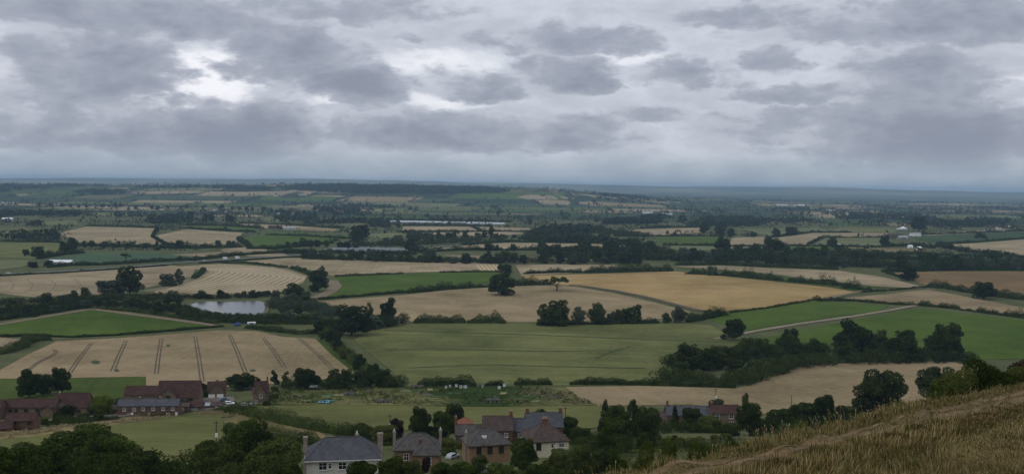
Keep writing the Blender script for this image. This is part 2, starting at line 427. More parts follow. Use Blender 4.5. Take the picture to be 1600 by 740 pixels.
fld('meadow', 'broad lush green meadow right of the farm track', 'green', [(1160,535),(1200,526),(1240,519),(1320,502),(1432,482),(1600,500),(1680,508),(1680,560),(1500,562),(1330,556),(1200,552)], stripe=.12)
fld('wheat_field', 'tan wheat strip above the lush green meadow', 'wheat', [(1312,466),(1380,460),(1450,452),(1600,481),(1680,494),(1680,503),(1600,494),(1440,476)], ang=.4)
fld('wheat_field', 'long straw coloured field tapering below the dark wood', 'stubble', [(1055,416),(1130,415),(1200,419),(1310,423),(1380,433),(1446,449),(1420,450),(1370,447),(1280,437),(1200,427),(1130,421)])
fld('grass_margin', 'narrow green strip between golden and straw coloured fields', 'lush', [(1060,419),(1130,422),(1200,428),(1280,438),(1370,448),(1440,450),(1345,457),(1290,448),(1200,437),(1120,428)])
fld('crop_field', 'brown crop field at the edge behind a bushy hedge', 'brown', [(1388,427),(1470,424),(1600,424),(1680,426),(1680,466),(1600,458),(1560,458),(1450,446),(1415,434)], ang=.2)
fld('wheat_field', 'pale wheat field curving behind the tree belt near the hill', 'wheat', [(884,605),(1000,603),(1150,607),(1180,600),(1210,584),(1260,571),(1390,564),(1500,566),(1560,600),(1480,640),(1360,660),(1260,655),(1180,645),(1080,632),(935,634),(905,622)], ang=.25, period=8, stripe=.2)
F['allot'] = fld('allotment_ground', 'weedy allotment plots behind the row of houses', 'allot', [(400,632),(430,612),(640,603),(760,605),(884,606),(905,622),(935,633),(780,635),(640,634)], patchy=1.1, stripe=.5, period=4)
fld('pasture', 'mown olive paddock between allotments and houses', 'olive', [(372,636),(500,633),(640,635),(780,636),(935,634),(1000,660),(900,672),(700,672),(560,672),(470,660)], ang=1.5, stripe=.2)
fld('pasture', 'mown olive paddock below the brick terrace cottages', 'olive', [(-60,700),(0,688),(200,660),(300,646),(345,650),(352,672),(325,720),(200,724),(0,712),(-60,714)], ang=1.3, stripe=.25)
fld('rough_grass', 'straw coloured rough grass strip along the farm garden walls', 'rough', [(-60,686),(0,674),(100,664),(200,651),(300,643),(345,642),(372,650),(345,652),(300,647),(200,661),(0,689),(-60,701)], patchy=.8)
fld('stubble_field', 'small tan slice of stubble behind the garden hedge', 'rough', [(372,648),(400,652),(440,664),(500,676),(520,690),(420,684),(360,670),(350,660)])
fld('pasture', 'dark green grass field behind the red roofed farm', 'lush', [(-60,594),(0,592),(110,591),(227,589),(227,606),(240,612),(180,624),(0,628),(-60,630)])
fld('pasture', 'green paddock below the hillside bushes', 'lush', [(945,706),(965,694),(1000,686),(1055,686),(1070,697),(1010,708)], patchy=.6)
# middle distance, left
fld('wheat_field', 'tan wheat field left of the hedged diagonal, above the road', 'stubble', [(92,364),(135,354),(245,357),(238,369),(255,381),(190,383),(120,379)])
fld('wheat_field', 'tan wheat field right of the hedged diagonal, above the road', 'stubble', [(240,369),(292,358),(380,364),(372,376),(360,386),(300,386),(268,381)])
fld('meadow', 'thin green meadow behind the two tan fields', 'green', [(300,353),(400,357),(402,363),(290,357)])
fld('pasture', 'dull brown green pasture at the edge above the white shed', 'pasture', [(-60,379),(0,378),(97,380),(102,395),(60,404),(0,402),(-60,403)])
fld('meadow', 'pale meadow in front of the white shed hedge', 'pale', [(-60,406),(45,407),(40,416),(0,421),(-60,424)])
fld('crop_field', 'blue green crop field behind the main road', 'blue', [(75,405),(130,396),(230,395),(312,402),(280,410),(110,411)], stripe=.08)
fld('stubble_field', 'thin tan sliver of stubble behind the blue green crop', 'stubble', [(265,398),(330,394),(392,390),(330,401)])
fld('meadow', 'bright green meadow with a hedge line left of the orchard trees', 'green', [(378,373),(410,366),(540,373),(520,379),(430,388),(388,384)])
fld('meadow', 'upper strip of bright green meadow below a low farm', 'green', [(412,361),(545,367),(545,372),(420,366)])
fld('stubble_field', 'narrow pale stubble strip beside the low grey farm', 'stubble', [(372,350),(400,348),(470,353),(532,358),(520,361),(420,357)])
fld('stubble_field', 'sliver of tan stubble between hedge and bright green meadow', 'stubble', [(340,390),(385,386),(440,392),(450,400),(390,400)])
fld('stubble_field', 'pale stubble strip just below the white polytunnels', 'stubble', [(630,354),(735,354),(748,361),(628,362)])
fld('stubble_field', 'pale stubble corner right of the green field boundary', 'stubble', [(740,354),(825,356),(832,361),(755,361)])
fld('stubble_field', 'second tan strip below the white polytunnels', 'stubble', [(620,364),(790,362),(830,364),(760,369),(690,367)])
fld('stubble_field', 'tan field behind the dark hedgerow trees, centre', 'stubble', [(650,393),(720,384),(780,379),(850,380),(850,389),(760,389)])
fld('stubble_field', 'thin tan field streak between two tree lines', 'stubble', [(850,380),(930,381),(1012,386),(930,389),(850,390)])
fld('stubble_field', 'small stubble field behind the gold wheat', 'stubble', [(806,414),(870,413),(960,414),(992,420),(910,425),(815,431)], ang=1.4, stripe=.4)
fld('stubble_field', 'tan scraps of stubble seen between the hedgerow trees', 'stubble', [(690,398),(800,401),(920,404),(1010,402),(1000,408),(880,409),(760,407)])
fld('meadow', 'pale green meadow left of the willow trees', 'pale', [(525,350),(570,347),(575,353),(535,357)])
fld('meadow', 'green field strips left of the polytunnels', 'pale', [(610,329),(680,327),(692,333),(620,334)])
fld('stubble_field', 'tiny pale stubble strip by the distant red roofs', 'stubble', [(538,327),(600,326),(598,330),(550,330)])
fld('meadow', 'grey green meadow by the small willow clump', 'pale', [(560,366),(620,364),(640,368),(580,373)])
# middle distance, right
fld('stubble_field', 'tan field with two small trees beyond the hamlet', 'stubble', [(944,368),(1000,358),(1090,356),(1112,362),(1020,368)])
fld('meadow', 'bright green rectangle of meadow below the tan field', 'green', [(1018,370),(1127,370),(1120,382),(1035,382)])
fld('stubble_field', 'pinkish tan rectangle of stubble beside the bright green one', 'stubble', [(1145,371),(1197,370),(1192,382),(1138,382)])
fld('meadow', 'pale grey green strip beneath the pink tan rectangle', 'pale', [(1045,384),(1190,386),(1195,393),(1050,389)])
fld('meadow', 'dull green field behind the bushy tree pair', 'pale', [(1150,358),(1280,356),(1300,362),(1200,368)])
fld('stubble_field', 'elbow shaped tan field with a dark hedge notch', 'stubble', [(1203,373),(1270,364),(1392,364),(1382,371),(1285,370),(1262,383),(1225,383)])
fld('meadow', 'pale meadow inside the elbow of the tan field', 'pale', [(1270,384),(1288,372),(1380,371),(1376,385)])
fld('pasture', 'flat brown green pasture below the white marquee', 'pasture', [(1278,363),(1312,356),(1420,357),(1395,363)])
fld('stubble_field', 'large tan field at the edge right of the sheds', 'stubble', [(1462,383),(1520,380),(1600,374),(1680,369),(1680,410),(1600,402),(1520,393)])
fld('crop_field', 'dark green crop behind the large tan edge field', 'dkgreen', [(1432,376),(1440,368),(1600,362),(1680,359),(1680,368),(1600,373),(1480,380)])
fld('stubble_field', 'thin tan line of stubble behind the dark green crop', 'stubble', [(1430,366),(1570,358),(1580,361),(1450,368)])
fld('meadow', 'small green meadow below the round lone tree', 'green', [(1228,385),(1300,385),(1310,392),(1240,392)])
fld('rough_grass', 'brownish rough grass around the two white sheds', 'rough', [(1318,386),(1450,390),(1460,396),(1370,394)])
fld('meadow', 'long green strip in front of the dark wood', 'dkgreen', [(1325,397),(1430,398),(1600,403),(1680,405),(1680,411),(1600,409),(1420,404)])
fld('meadow', 'little bright clearing within the dark wood', 'green', [(1418,411),(1470,409),(1508,412),(1500,419),(1440,417)])
# far slopes
for nm, lb, kd, pts in [
  ('far_field', 'pale pinkish field on the far slope, upper left', 'stubble', [(110,292),(200,293),(206,298),(120,297)]),
  ('far_field', 'broad faded tan field on the far slope, left', 'stubble', [(205,300),(310,297),(330,301),(215,304)]),
  ('far_field', 'tiny bright strip at the foot of the far left slope', 'stubble', [(25,303),(68,303),(66,306),(28,306)]),
  ('far_field', 'tan field on the rounded hill left of the wooded ridge', 'stubble', [(468,296),(500,292),(535,296),(500,298)]),
  ('far_field', 'upper brown field on the bare hillside', 'brown', [(775,299),(830,295),(900,298),(920,303),(840,303),(790,302)]),
  ('far_field', 'lower tan field on the bare hillside', 'stubble', [(740,309),(830,304),(930,305),(955,312),(860,312)]),
  ('far_field', 'thin pale stripe below the bare hillside', 'stubble', [(545,308),(575,308),(578,311),(550,311)]),
  ('far_field', 'long tan stripe on the misty left slope', 'stubble', [(420,304),(545,306),(540,308),(430,307)])]:
    fld(nm, lb, kd, pts)

# ---- patchwork of small far-off fields
def in_view(p, m=0):
    v = Vector((p[0], p[1], p[2] - EYE)); d = v.dot(f_)
    return d > 1 and abs(v.dot(r_) / d * FPX) < 800 + m
CELLS = []
def far_patchwork():
    pr = random.Random(5); n = 0; y = 3050.0
    share = [field_mat('far_' + k, *COLS[k], .4, 9, .15, .3) for k in ('stubble', 'wheat', 'green', 'pale', 'pasture', 'dkgreen', 'stubble')]
    wts = [1.8, 1.3, 1.2, 1.1, 2.0, 3.2, 1]
    me0 = {}
    while y < 9500:
        dep = pr.uniform(200, 340) * (y / 3500) ** .55; x = -.56 * y - pr.uniform(0, 300)
        while x < .56 * y:
            wd = pr.uniform(200, 560) * (y / 3500) ** .45
            j = lambda a: pr.uniform(-a, a)
            q = [(x + j(30), y + j(40)), (x + wd + j(30), y + j(40)), (x + wd + j(50), y + dep + j(40)), (x + j(50), y + dep + j(40))]
            CELLS.append(q)
            c = (x + wd / 2, y + dep / 2, 0)
            if in_view(c) and n < 170 and pr.random() < .62:
                s = lambda a, b: a + (b - a) * .93
                q2 = [(s(c[0], p[0]), s(c[1], p[1]), 0) for p in q]
                o = patch('far_field', q2, pr.choices(share, wts)[0], .5)
                tag(o, 'tiny far-off field in the hazy patchwork of the distant vale', 'field', 'fields of the distant patchwork', 'structure'); n += 1
            x += wd
        y += dep
far_patchwork()

# ------------------------------------------------------------------ working lines in the crops
m_rut = mat('wheel_rut_soil', (.090, .070, .042), scale=.12, var=.5)
m_straw = mat('cut_straw', (.46, .375, .25), scale=.4)
m_gold = mat('fresh_straw', (.52, .40, .20), scale=.4)
def zof(k): return F[k]['zoff']
for a, b in [((142,537),(109,582)), ((197,532),(176,580)), ((252,529),(244,584)), ((305,525),(316,596)), ((359,523),(384,584)), ((411,527),(445,575)), ((466,528),(522,579))]:
    for s in (-2.4, 2.4):
        w = s * (1 if a[0] else 1)
        ribbon('wheel_track', [(a[0] + w * .85, a[1]), ((a[0]+b[0])/2 + w + (b[0]-a[0]) * .04, (a[1]+b[1])/2), (b[0] + w * 1.2, b[1])], .62, m_rut, zof('tram') + .16, F['tram'])
for s in (-2.2, 2.2):
    ribbon('wheel_track', [(84+s,546),(88+s,551),(80+s,557),(60+s,566),(42+s,580)], .7, m_rut, zof('tram') + .16, F['tram'])
for (px, py, rx, ry, nm) in [(149,566,7,3,'weed_patch'), (263,540,3,2,'weed_patch'), (183,579,4,2,'weed_patch'), (395,579,5,1.6,'weed_patch')]:
    pts = [at(px + rx * math.cos(t) * random.uniform(.7, 1.15), py + ry * math.sin(t) * random.uniform(.7, 1.15)) for t in np.linspace(0, 2 * math.pi, 14)[:-1]]
    patch(nm, pts, mat('weed_green', (.045, .062, .022), scale=.5), zof('tram') + .20, F['tram'])
A = [(262,452),(318,437),(346,424),(312,419)]; B = [(402,458),(452,447),(477,435),(424,417)]
for k in range(15):
    t = k / 14.0
    ribbon('straw_swath', [tuple(np.array(a) + (np.array(b) - np.array(a)) * t) for a, b in zip(A, B)], 2.2, m_straw, zof('swath') + .03, F['swath'], rise=.45)
for k in range(6):
    x0 = 745 + k * 6.2
    ribbon('straw_swath', [(x0, 413.5), (x0 + 4, 418), (x0 + 9, 423)], 2.6, m_gold, zof('long') + .03, F['long'], rise=.4)
for x0 in (20, 50, 85, 124):
    ribbon('wheel_track', [(x0-8,436),(x0+2,444),(x0-2,452),(x0-14,458)], 1.0, mat('pressed_straw', (.15, .115, .075), scale=.2), zof('left') + .03, F['left'])

# faint darker paths trodden across the big pasture
m_gt = mat('trodden_grass', (.050, .068, .017), scale=.08, var=.5)
for pl, w in [([(600,516),(700,519),(850,524),(1000,530),(1165,536)], 2.6), ([(585,548),(700,546),(850,549),(960,548)], 1.6), ([(640,575),(760,570),(870,573),(1010,576)], 2.2), ([(930,560),(955,550),(985,541)], 2.0)]:
    ribbon('trodden_strip', pl, w, m_gt, zof('past') + .16, F['past'])
# beds and paths of the allotments
br = random.Random(4)
for k in range(34):
    x = br.uniform(440, 880); y = br.uniform(609, 629); w = br.uniform(7, 22); h = br.uniform(1.6, 4)
    if y > 626 and x < 470: continue
    M = br.choice([mat('bed_soil', (.10, .078, .05), scale=.5), mat('bed_leaf', (.040, .075, .018), scale=.5, var=.5), mat('bed_pale', (.13, .14, .055), scale=.5, var=.4), mat('bed_straw', (.25, .21, .11), scale=.5, var=.4), mat('bed_leaf', (.04, .075, .018))])
    patch('vegetable_bed', [at(x + dx * w / 2 + br.uniform(-1, 1), y + dy * h / 2) for dx, dy in ((-1, 1), (1, 1), (1.1, -1), (-.9, -1))], M, zof('allot') + .14 + .003 * k, F['allot'])

# ------------------------------------------------------------------ tracks, road, pond
m_track = mat('chalk_track', (.23, .19, .125), scale=.25, var=.3)
m_earth = mat('track_earth', (.19, .145, .09), scale=.3)
def track(name, label, pxs, w, M=m_track, z=.5):
    return tag(ribbon(name, pxs, w, M, z), label, 'track', kind='structure')
track('farm_track', 'pale farm track climbing between the two green meadows', [(1120,530),(1172,519),(1250,506),(1330,495),(1390,485),(1432,477)], 6)
track('farm_track', 'bare earth track curving round the bright green meadow', [(519,438),(525,448),(516,456),(494,466)], 12, m_earth)
track('farm_track', 'dark ditch bank dividing grey tan and golden wheat', [(890,445),(905,446),(960,454),(1010,464),(1060,477),(1095,486)], 7, mat('ditch_earth', (.105, .078, .045), scale=.15, var=.5))
track('field_margin', 'pale dry margin along the top of the green triangle', [(-20,511),(0,507),(143,483),(250,497),(345,510)], 7, m_earth)
track('field_margin', 'dry grass margin beside the pale stubble field', [(225,456),(270,447),(300,436),(322,424)], 9, mat('dry_margin', (.16, .15, .08), scale=.2))
track('field_margin', 'light margin under the hedge of the tan wheat strip', [(1270,471),(1345,455),(1440,450)], 6, m_earth)
m_tar = mat('tarmac', (.16, .165, .17), scale=.1, var=.12)
road = ribbon('road', [(-60,434),(0,429.5),(100,424.5),(190,418.5),(300,410),(400,403.5),(480,398.5),(545,393),(640,390)], 9, m_tar, 1.0)
tag(road, 'grey main road running along the far edge of the stubble fields', 'road', kind='structure')
yard = patch('yard', [at(*p) for p in [(500,391),(530,386),(590,387),(648,389),(645,394),(560,394)]], mat('pale_tarmac', (.17, .18, .19), scale=.05, var=.25), 1.1)
tag(yard, 'pale grey paved yard among trees at the road end', 'yard', kind='structure')
fy = ribbon('farm_road', [(640,391),(690,386),(740,381),(770,379)], 8, mat('pale_tarmac', (.24, .25, .26)), .95)
tag(fy, 'pale lane slanting up from the paved yard', 'road', kind='structure')
yd = patch('farmyard', [at(*p) for p in [(60,660),(180,640),(190,634),(330,620),(365,622),(372,640),(330,642),(200,652),(100,664)]], mat('farm_gravel', (.15, .13, .105), scale=.2), .85)
tag(yd, 'grey farmyard between the red roofed barns', 'yard', kind='structure')
def pond():
    M = bpy.data.materials.new('pond_water'); M.use_nodes = True; N = NT(M.node_tree)
    out = N.n('ShaderNodeOutputMaterial'); b = N.n('ShaderNodeBsdfPrincipled')
    b.inputs['Base Color'].default_value = (.035, .042, .038, 1); b.inputs['Roughness'].default_value = .16; b.inputs['IOR'].default_value = 1.33
    P = N.n('ShaderNodeTexCoord').outputs['Object']; bp = N.n('ShaderNodeBump')
    bp.inputs['Strength'].default_value = .35; bp.inputs['Distance'].default_value = .1
    N.put(bp.inputs['Height'], N.noise(N.vec('MULTIPLY', P, (1, .35, 1)), .8, 4)); N.put(b.inputs['Normal'], bp.outputs[0]); N.put(out.inputs[0], b.outputs[0])
    pts = [(298,477),(312,472.5),(330,472),(360,473),(385,472),(406,471),(415,476),(415,486),(408,492),(360,495),(330,492),(310,486)]
    P = [at(*p) for p in smooth_line(pts + [pts[0]], 2)[:-1]]
    w = patch('pond_water', P, M, 1.0); tag(w, 'grey pond reflecting the cloudy sky inside the thicket', 'pond', kind='structure')
    c = np.mean(P, 0)
    bank = patch('pond_bank', [c + (p - c) * np.array([1.10, 1.10, 1]) for p in P], mat('pond_bank_grass', (.085, .095, .04), scale=.1, var=.4), .93)
    tag(bank, 'grassy bank around the grey pond', 'bank', kind='structure')
pond()

# ------------------------------------------------------------------ foliage
L_OAK = leaf_mat('oak_leaves', (.013, .024, .005), (.075, .104, .022))
L_DARK = leaf_mat('dark_leaves', (.010, .019, .005), (.052, .074, .018))
L_WILLOW = leaf_mat('willow_leaves', (.045, .062, .036), (.105, .128, .080))
L_LIME = leaf_mat('lime_leaves', (.085, .120, .012), (.170, .215, .030), rand=.05)
L_HEDGE = leaf_mat('hedge_leaves', (.016, .027, .007), (.080, .104, .026), rand=.2)
L_RED = leaf_mat('copper_leaves', (.022, .014, .013), (.045, .030, .024), rand=.1)
L_YELLOW = leaf_mat('shrub_leaves', (.045, .062, .016), (.110, .130, .034), rand=.15)
L_FAR = leaf_mat('far_leaves', (.016, .027, .012), (.040, .058, .026), rand=0)
M_BARK = mat('bark', (.055, .045, .033), scale=3)

def quads(P, Nrm, size, rg, tilt=.8):
    """leaf-spray quads at points P facing roughly along Nrm"""
    n = len(P); q = Nrm + rg.normal(0, tilt, (n, 3)); q /= np.linalg.norm(q, axis=1)[:, None] + 1e-9
    t = np.cross(q, rg.normal(0, 1, (n, 3))); t /= np.linalg.norm(t, axis=1)[:, None] + 1e-9
    b = np.cross(q, t)
    s = (size * rg.uniform(.55, 1.25, n))[:, None] if np.isscalar(size) else (size * rg.uniform(.6, 1.2, n))[:, None]
    a1, a2 = t * s * .5, b * s * .5 * rg.uniform(.55, .9, n)[:, None]
    fold = q * s * .16
    V = np.stack([P - a1 + fold, P - a2, P + a1 + fold, P + a2], 1).reshape(-1, 3)
    return V, np.arange(4 * n).reshape(-1, 4)

def crown(rg, n, size, shape='oak'):
    """points and normals of a lobed crown, unit height, unit width"""
    lob = []
    if shape == 'oak':
        for k in range(32):
            a = rg.uniform(0, 2 * math.pi); z = rg.uniform(.13, .90); prof = math.sqrt(max(0, 1 - ((z - .44) / .56) ** 2))
            rr = prof * .37 * math.sqrt(rg.uniform(.10, 1)); lob.append((rr * math.cos(a), rr * math.sin(a), z, rg.uniform(.085, .185)))
        lob.append((0, 0, .50, .28)); lob.append((0, 0, .28, .20))
    elif shape == 'bush':
        for k in range(20):
            a = rg.uniform(0, 2 * math.pi); z = rg.uniform(.08, .82); prof = math.sqrt(max(0, 1 - (z / 1.0) ** 2))
            rr = prof * .38 * math.sqrt(rg.uniform(.05, 1)); lob.append((rr * math.cos(a), rr * math.sin(a), z, rg.uniform(.10, .20)))
        lob.append((0, 0, .4, .3))
    elif shape == 'tall':
        for k in range(26):
            a = rg.uniform(0, 2 * math.pi); z = rg.uniform(.12, .93); prof = (1 - max(0, z - .35) / .68) ** .6
            rr = prof * .30 * math.sqrt(rg.uniform(.05, 1)); lob.append((rr * math.cos(a), rr * math.sin(a), z, rg.uniform(.07, .16) * (.5 + prof * .6)))
        lob.append((0, 0, .4, .2))
    elif shape == 'cone':
        for k in range(30):
            a = rg.uniform(0, 2 * math.pi); z = rg.uniform(.05, .95); prof = (1 - z) ** .8
            rr = prof * .34; lob.append((rr * math.cos(a), rr * math.sin(a), z, .05 + .15 * prof))
    elif shape == 'spread':
        for k in range(17):
            a = rg.uniform(0, 2 * math.pi); rr = .40 * math.sqrt(rg.uniform(.05, 1)); z = .80 - .55 * rr * rg.uniform(.3, 1.3) + rg.uniform(-.1, .08)
            lob.append((rr * math.cos(a), rr * math.sin(a), z, rg.uniform(.07, .13)))
    Lb = np.array(lob); w = Lb[:, 3] ** 2; P, Q = [], []; need = n
    sq = 1.0
    while need > 0:
        k = rg.choice(len(Lb), need * 2, p=w / w.sum()); d = rg.normal(0, 1, (need * 2, 3)); d /= np.linalg.norm(d, axis=1)[:, None]
        r = Lb[k, 3] * (rg.uniform(.15, 1, need * 2) ** .30) * rg.uniform(.92, 1.12, need * 2)
        p = Lb[k, :3] + d * r[:, None] * np.array([1, 1, .85])
        dist = np.linalg.norm((p[:, None] - Lb[None, :, :3]), axis=2) / Lb[None, :, 3]
        ok = (dist < .62).sum(1) == 0
        ok |= rg.random(len(ok)) < .05
        ok &= p[:, 2] > .02
        P.append(p[ok][:need]); Q.append(d[ok][:need]); need -= len(P[-1])
    return np.concatenate(P), np.concatenate(Q)

def trunk_mb(rg, shape):
    mb = MB(); z0 = -.12
    top = .62 if shape != 'spread' else .45
    lean = rg.uniform(-.03, .03)
    mb.tube([(0, 0, z0), (0, 0, .02), (lean * .5, 0, .2), (lean, 0, top * .7), (lean * 1.5, 0, top)], [.040, .034, .026, .02, .008], 7)
    for k in range(7):
        a = k * 2.4 + rg.uniform(-.3, .3); z = rg.uniform(.16, .42); l = rg.uniform(.18, .34)
        mb.tube([(lean * .5, 0, z), (math.cos(a) * l * .5, math.sin(a) * l * .5, z + l * .45), (math.cos(a) * l, math.sin(a) * l, z + l * .8)], [.015, .010, .004], 5)
    return mb

PROTO = {}
def proto(kind, shape, n, size, seeds, leafm):
    lst = []
    for sd in seeds:
        rg = np.random.default_rng(sd); P, Q = crown(rg, n, size, shape)
        V, Fq = quads(P, Q, size, rg)
        cm = np_mesh('crown', V, Fq); cm.materials.append(leafm)
        tb = trunk_mb(rg, shape); tm = bpy.data.meshes.new('trunk'); tm.from_pydata(tb.v, [], tb.f); tm.materials.append(M_BARK)
        lst.append((cm, tm))
    PROTO[kind] = lst
# near: seen at 150-500 m, mid: beyond
proto('oak_near', 'oak', 12500, .040, [1, 2, 3, 4], L_OAK)
proto('bush_near', 'bush', 9500, .046, [5, 6, 7], L_HEDGE)
proto('tall_near', 'tall', 10000, .037, [8, 9], L_OAK)
proto('cone_near', 'cone', 8000, .040, [10], L_DARK)
proto('oak', 'oak', 4200, .062, [21, 22, 23, 24, 25], L_OAK)
proto('bush', 'bush', 3200, .076, [26, 27, 28], L_HEDGE)
proto('tall', 'tall', 3200, .058, [29, 30], L_OAK)
proto('spread', 'spread', 2600, .050, [31, 32], L_OAK)
NT_ = [0]
NAMES = {'oak': 'broadleaf_tree', 'bush': 'bush', 'tall': 'tall_tree', 'cone': 'conifer_tree', 'spread': 'spreading_tree'}
def plant(pos, h, w, kind, label, group=None, leaf=None, name=None, cat=None, near=None):
    """one tree or bush: an empty at its foot with a trunk and a crown"""
    NT_[0] += 1; d = pos[1]
    k = kind + ('_near' if (near if near is not None else d < 480) and kind + '_near' in PROTO else '')
    cm, tm = PROTO[k][NT_[0] * 7 % len(PROTO[k])] if NT_[0] % 2 else random.choice(PROTO[k])
    o = empty(name or NAMES[kind], pos, random.uniform(0, 6.28)); o.scale = (w * random.uniform(.95, 1.05), w * random.uniform(.95, 1.05), h)
    c = link('crown', cm, None, o)
    if leaf is not None:
        c.material_slots[0].link = 'OBJECT'; c.material_slots[0].material = leaf
    if kind not in ('bush',): link('trunk', tm, None, o)
    return tag(o, label, cat or ('bush' if kind == 'bush' else 'tree'), group)
def T(px, py, hpx, wpx, kind, label, group=None, leaf=None, name=None):
    p = at(px, py); s = math.hypot(p[0], p[1]) / FPX
    return plant(p, hpx * s * 1.02, wpx * s / .92, kind, label, group, leaf, name)
def inside(p, poly):
    x, y = p; c = False
    for (x0, y0), (x1, y1) in zip(poly, poly[1:] + poly[:1]):
        if (y0 > y) != (y1 > y) and x < (x1 - x0) * (y - y0) / (y1 - y0) + x0: c = not c
    return c
ADJ = {}
def _adj(leaf):
    return {None: 'mid green', L_DARK: 'dark green', L_WILLOW: 'grey green', L_HEDGE: 'green', L_YELLOW: 'olive green', L_OAK: 'mid green', L_RED: 'copper'}[leaf]
ORD = 'first second third fourth fifth sixth seventh eighth ninth tenth eleventh twelfth thirteenth fourteenth fifteenth sixteenth'.split()
def scr_x(p):
    v = Vector((p[0], p[1], p[2] - EYE)); return v.dot(r_) / v.dot(f_)
def label_run(got, where, ordinal):
    """got: (object, kind, leaf); names each by its look and its place along the run"""
    got = sorted(got, key=lambda g: scr_x(g[0].location)); n = len(got); hs = [g[0].scale.z for g in got]
    for i, (o, k, lf) in enumerate(got):
        noun = 'bush' if k == 'bush' else 'tree'
        if ordinal and n <= 16: o['label'] = '%s %s from the left, a %s %s, %s' % (ORD[i], 'plant', _adj(lf), noun, where) if False else '%s %s %s from the left %s' % (ORD[i], _adj(lf), noun, where)
        else:
            part = ('left end', 'left half', 'middle', 'right half', 'right end')[min(4, i * 5 // n)]
            big = 'tall ' if o.scale.z > np.percentile(hs, 70) else 'low ' if o.scale.z < np.percentile(hs, 30) else ''
            o['label'] = '%s%s %s %s, %s' % (big, _adj(lf), noun, where, part)
    if ordinal and n <= 16:      # count each look separately, so that the ordinal is true of the look
        cnt = {}
        for o, k, lf in got:
            key = (_adj(lf), 'bush' if k == 'bush' else 'tree'); cnt[key] = cnt.get(key, 0) + 1
            o['label'] = '%s %s %s from the left %s' % (ORD[cnt[key] - 1], key[0], key[1], where)
def grove(poly, n, hr, label, group, mix=('oak', 'oak', 'bush'), leaf=(None,), wr=(.85, 1.2), seed=0, gap=.5):
    """n plants spread over a patch of ground outlined in the photograph"""
    pr = random.Random(seed or len(poly) * 31 + n); W = [tuple(at(*p)[:2]) for p in poly]
    xs = [p[0] for p in W]; ys = [p[1] for p in W]; got = []; tries = 0; made = []
    while len(got) < n and tries < n * 400:
        tries += 1; p = (pr.uniform(min(xs), max(xs)), pr.uniform(min(ys), max(ys)))
        if not inside(p, W): continue
        h = pr.uniform(*hr); md = gap * h * (1 if tries < n * 250 else .4)
        if any((p[0] - q[0]) ** 2 + (p[1] - q[1]) ** 2 < md * md for q in got): continue
        got.append(p); k = pr.choice(mix); hh = h * (.62 if k == 'bush' else 1); lf = pr.choice(leaf)
        made.append((plant((p[0], p[1], float(H(*p))), hh, h * pr.uniform(*wr), k, label, group, lf), k, lf))
    label_run(made, label, False)
def row(pl, n, hr, label, group, mix=('oak',), leaf=(None,), wr=(.85, 1.25), jit=4.0, seed=0):
    """n plants along a line on the ground"""
    pr = random.Random(seed or n * 17 + int(pl[0][0])); P = np.array([at(*p) for p in dense(pl, 6)]); made = []
    L = np.concatenate([[0], np.cumsum(np.linalg.norm(np.diff(P[:, :2], axis=0), axis=1))])
    for i in range(n):
        s = (i + .5 + pr.uniform(-.4, .4)) / n * L[-1]; x = np.interp(s, L, P[:, 0]) + pr.uniform(-jit, jit); y = np.interp(s, L, P[:, 1]) + pr.uniform(-jit, jit)
        h = pr.uniform(*hr); k = pr.choice(mix); lf = pr.choice(leaf)
        made.append((plant((x, y, float(H(x, y))), h * (.62 if k == 'bush' else 1), h * pr.uniform(*wr), k, label, group, lf), k, lf))
    label_run(made, label, n <= 16)

# ---- lone and notable trees
T(203,461,41,42,'oak','tall dark round tree above the pond thicket, left',leaf=L_DARK)
T(170,464,25,46,'bush','wide grey willow bush beside the tall dark round tree',leaf=L_WILLOW)
T(262,447,20,26,'bush','grey willow bush on the left of the stubble field corner',leaf=L_WILLOW)
T(279,445,26,20,'tall','grey green willow tree at the stubble field corner',leaf=L_WILLOW)
T(497,455,33,32,'oak','dark round tree at the head of the bare earth track',leaf=L_DARK)
T(502,447,34,20,'tall','pale thin tree rising behind the dark round one at the track',leaf=L_WILLOW)
T(458,466,24,36,'oak','low spreading dark tree beside the curved straw rows',leaf=L_DARK)
T(783,461,35,46,'oak','broad lone oak standing in the central wheat field',leaf=L_DARK,name='oak_tree')
T(870,454,25,36,'spread','lone thin oak with bare forked trunk in the wheat field',name='oak_tree')
T(549,524,50,62,'oak','large dark tree at the hedge junction left of the big pasture',leaf=L_DARK)
T(606,506,44,42,'tall','tall broad dark tree at the upper left pasture corner',leaf=L_DARK)
T(577,506,34,20,'tall','slim tree between the two large dark pasture corner trees')
T(585,513,22,30,'bush','grey green bush at the foot of the slim tree',leaf=L_WILLOW)
for i,(x,b,h,w,l) in enumerate([(853,508,34,34,None),(874,509,42,38,None),(904,506,26,24,L_WILLOW),(932,506,34,32,None),(955,505,20,16,L_WILLOW),(972,505,24,26,None),(991,504,30,30,None)]):
    T(x,b,h,w,'oak',['rounded tree leftmost in the tree row behind the big pasture','tallest tree in the row behind the big pasture','small greyish tree right of the tallest in the row','leafy tree with sky gaps mid row behind the big pasture','thin pale tree in a gap of the row behind the pasture','shorter dark tree in the row, left of the flat topped one','flat topped tree near the right end of the pasture row'][i],'trees behind the big pasture',l)
T(1062,504,24,28,'oak','blue grey round willow at the ditch end',leaf=L_WILLOW)
T(1041,504,16,18,'bush','dark bush left of the blue grey round willow')
T(1148,531,32,40,'bush','dark round thorn bush alone at the end of the farm track',leaf=L_DARK,name='thorn_bush')
T(1128,404,30,28,'oak','tall dark round tree above the wood edge, centre right',leaf=L_DARK)
T(1420,438,22,28,'oak','broad oak between straw coloured and brown fields',leaf=L_DARK,name='oak_tree')
T(1537,467,26,36,'oak','round bushy tree in the hedge below the brown field',leaf=L_DARK)
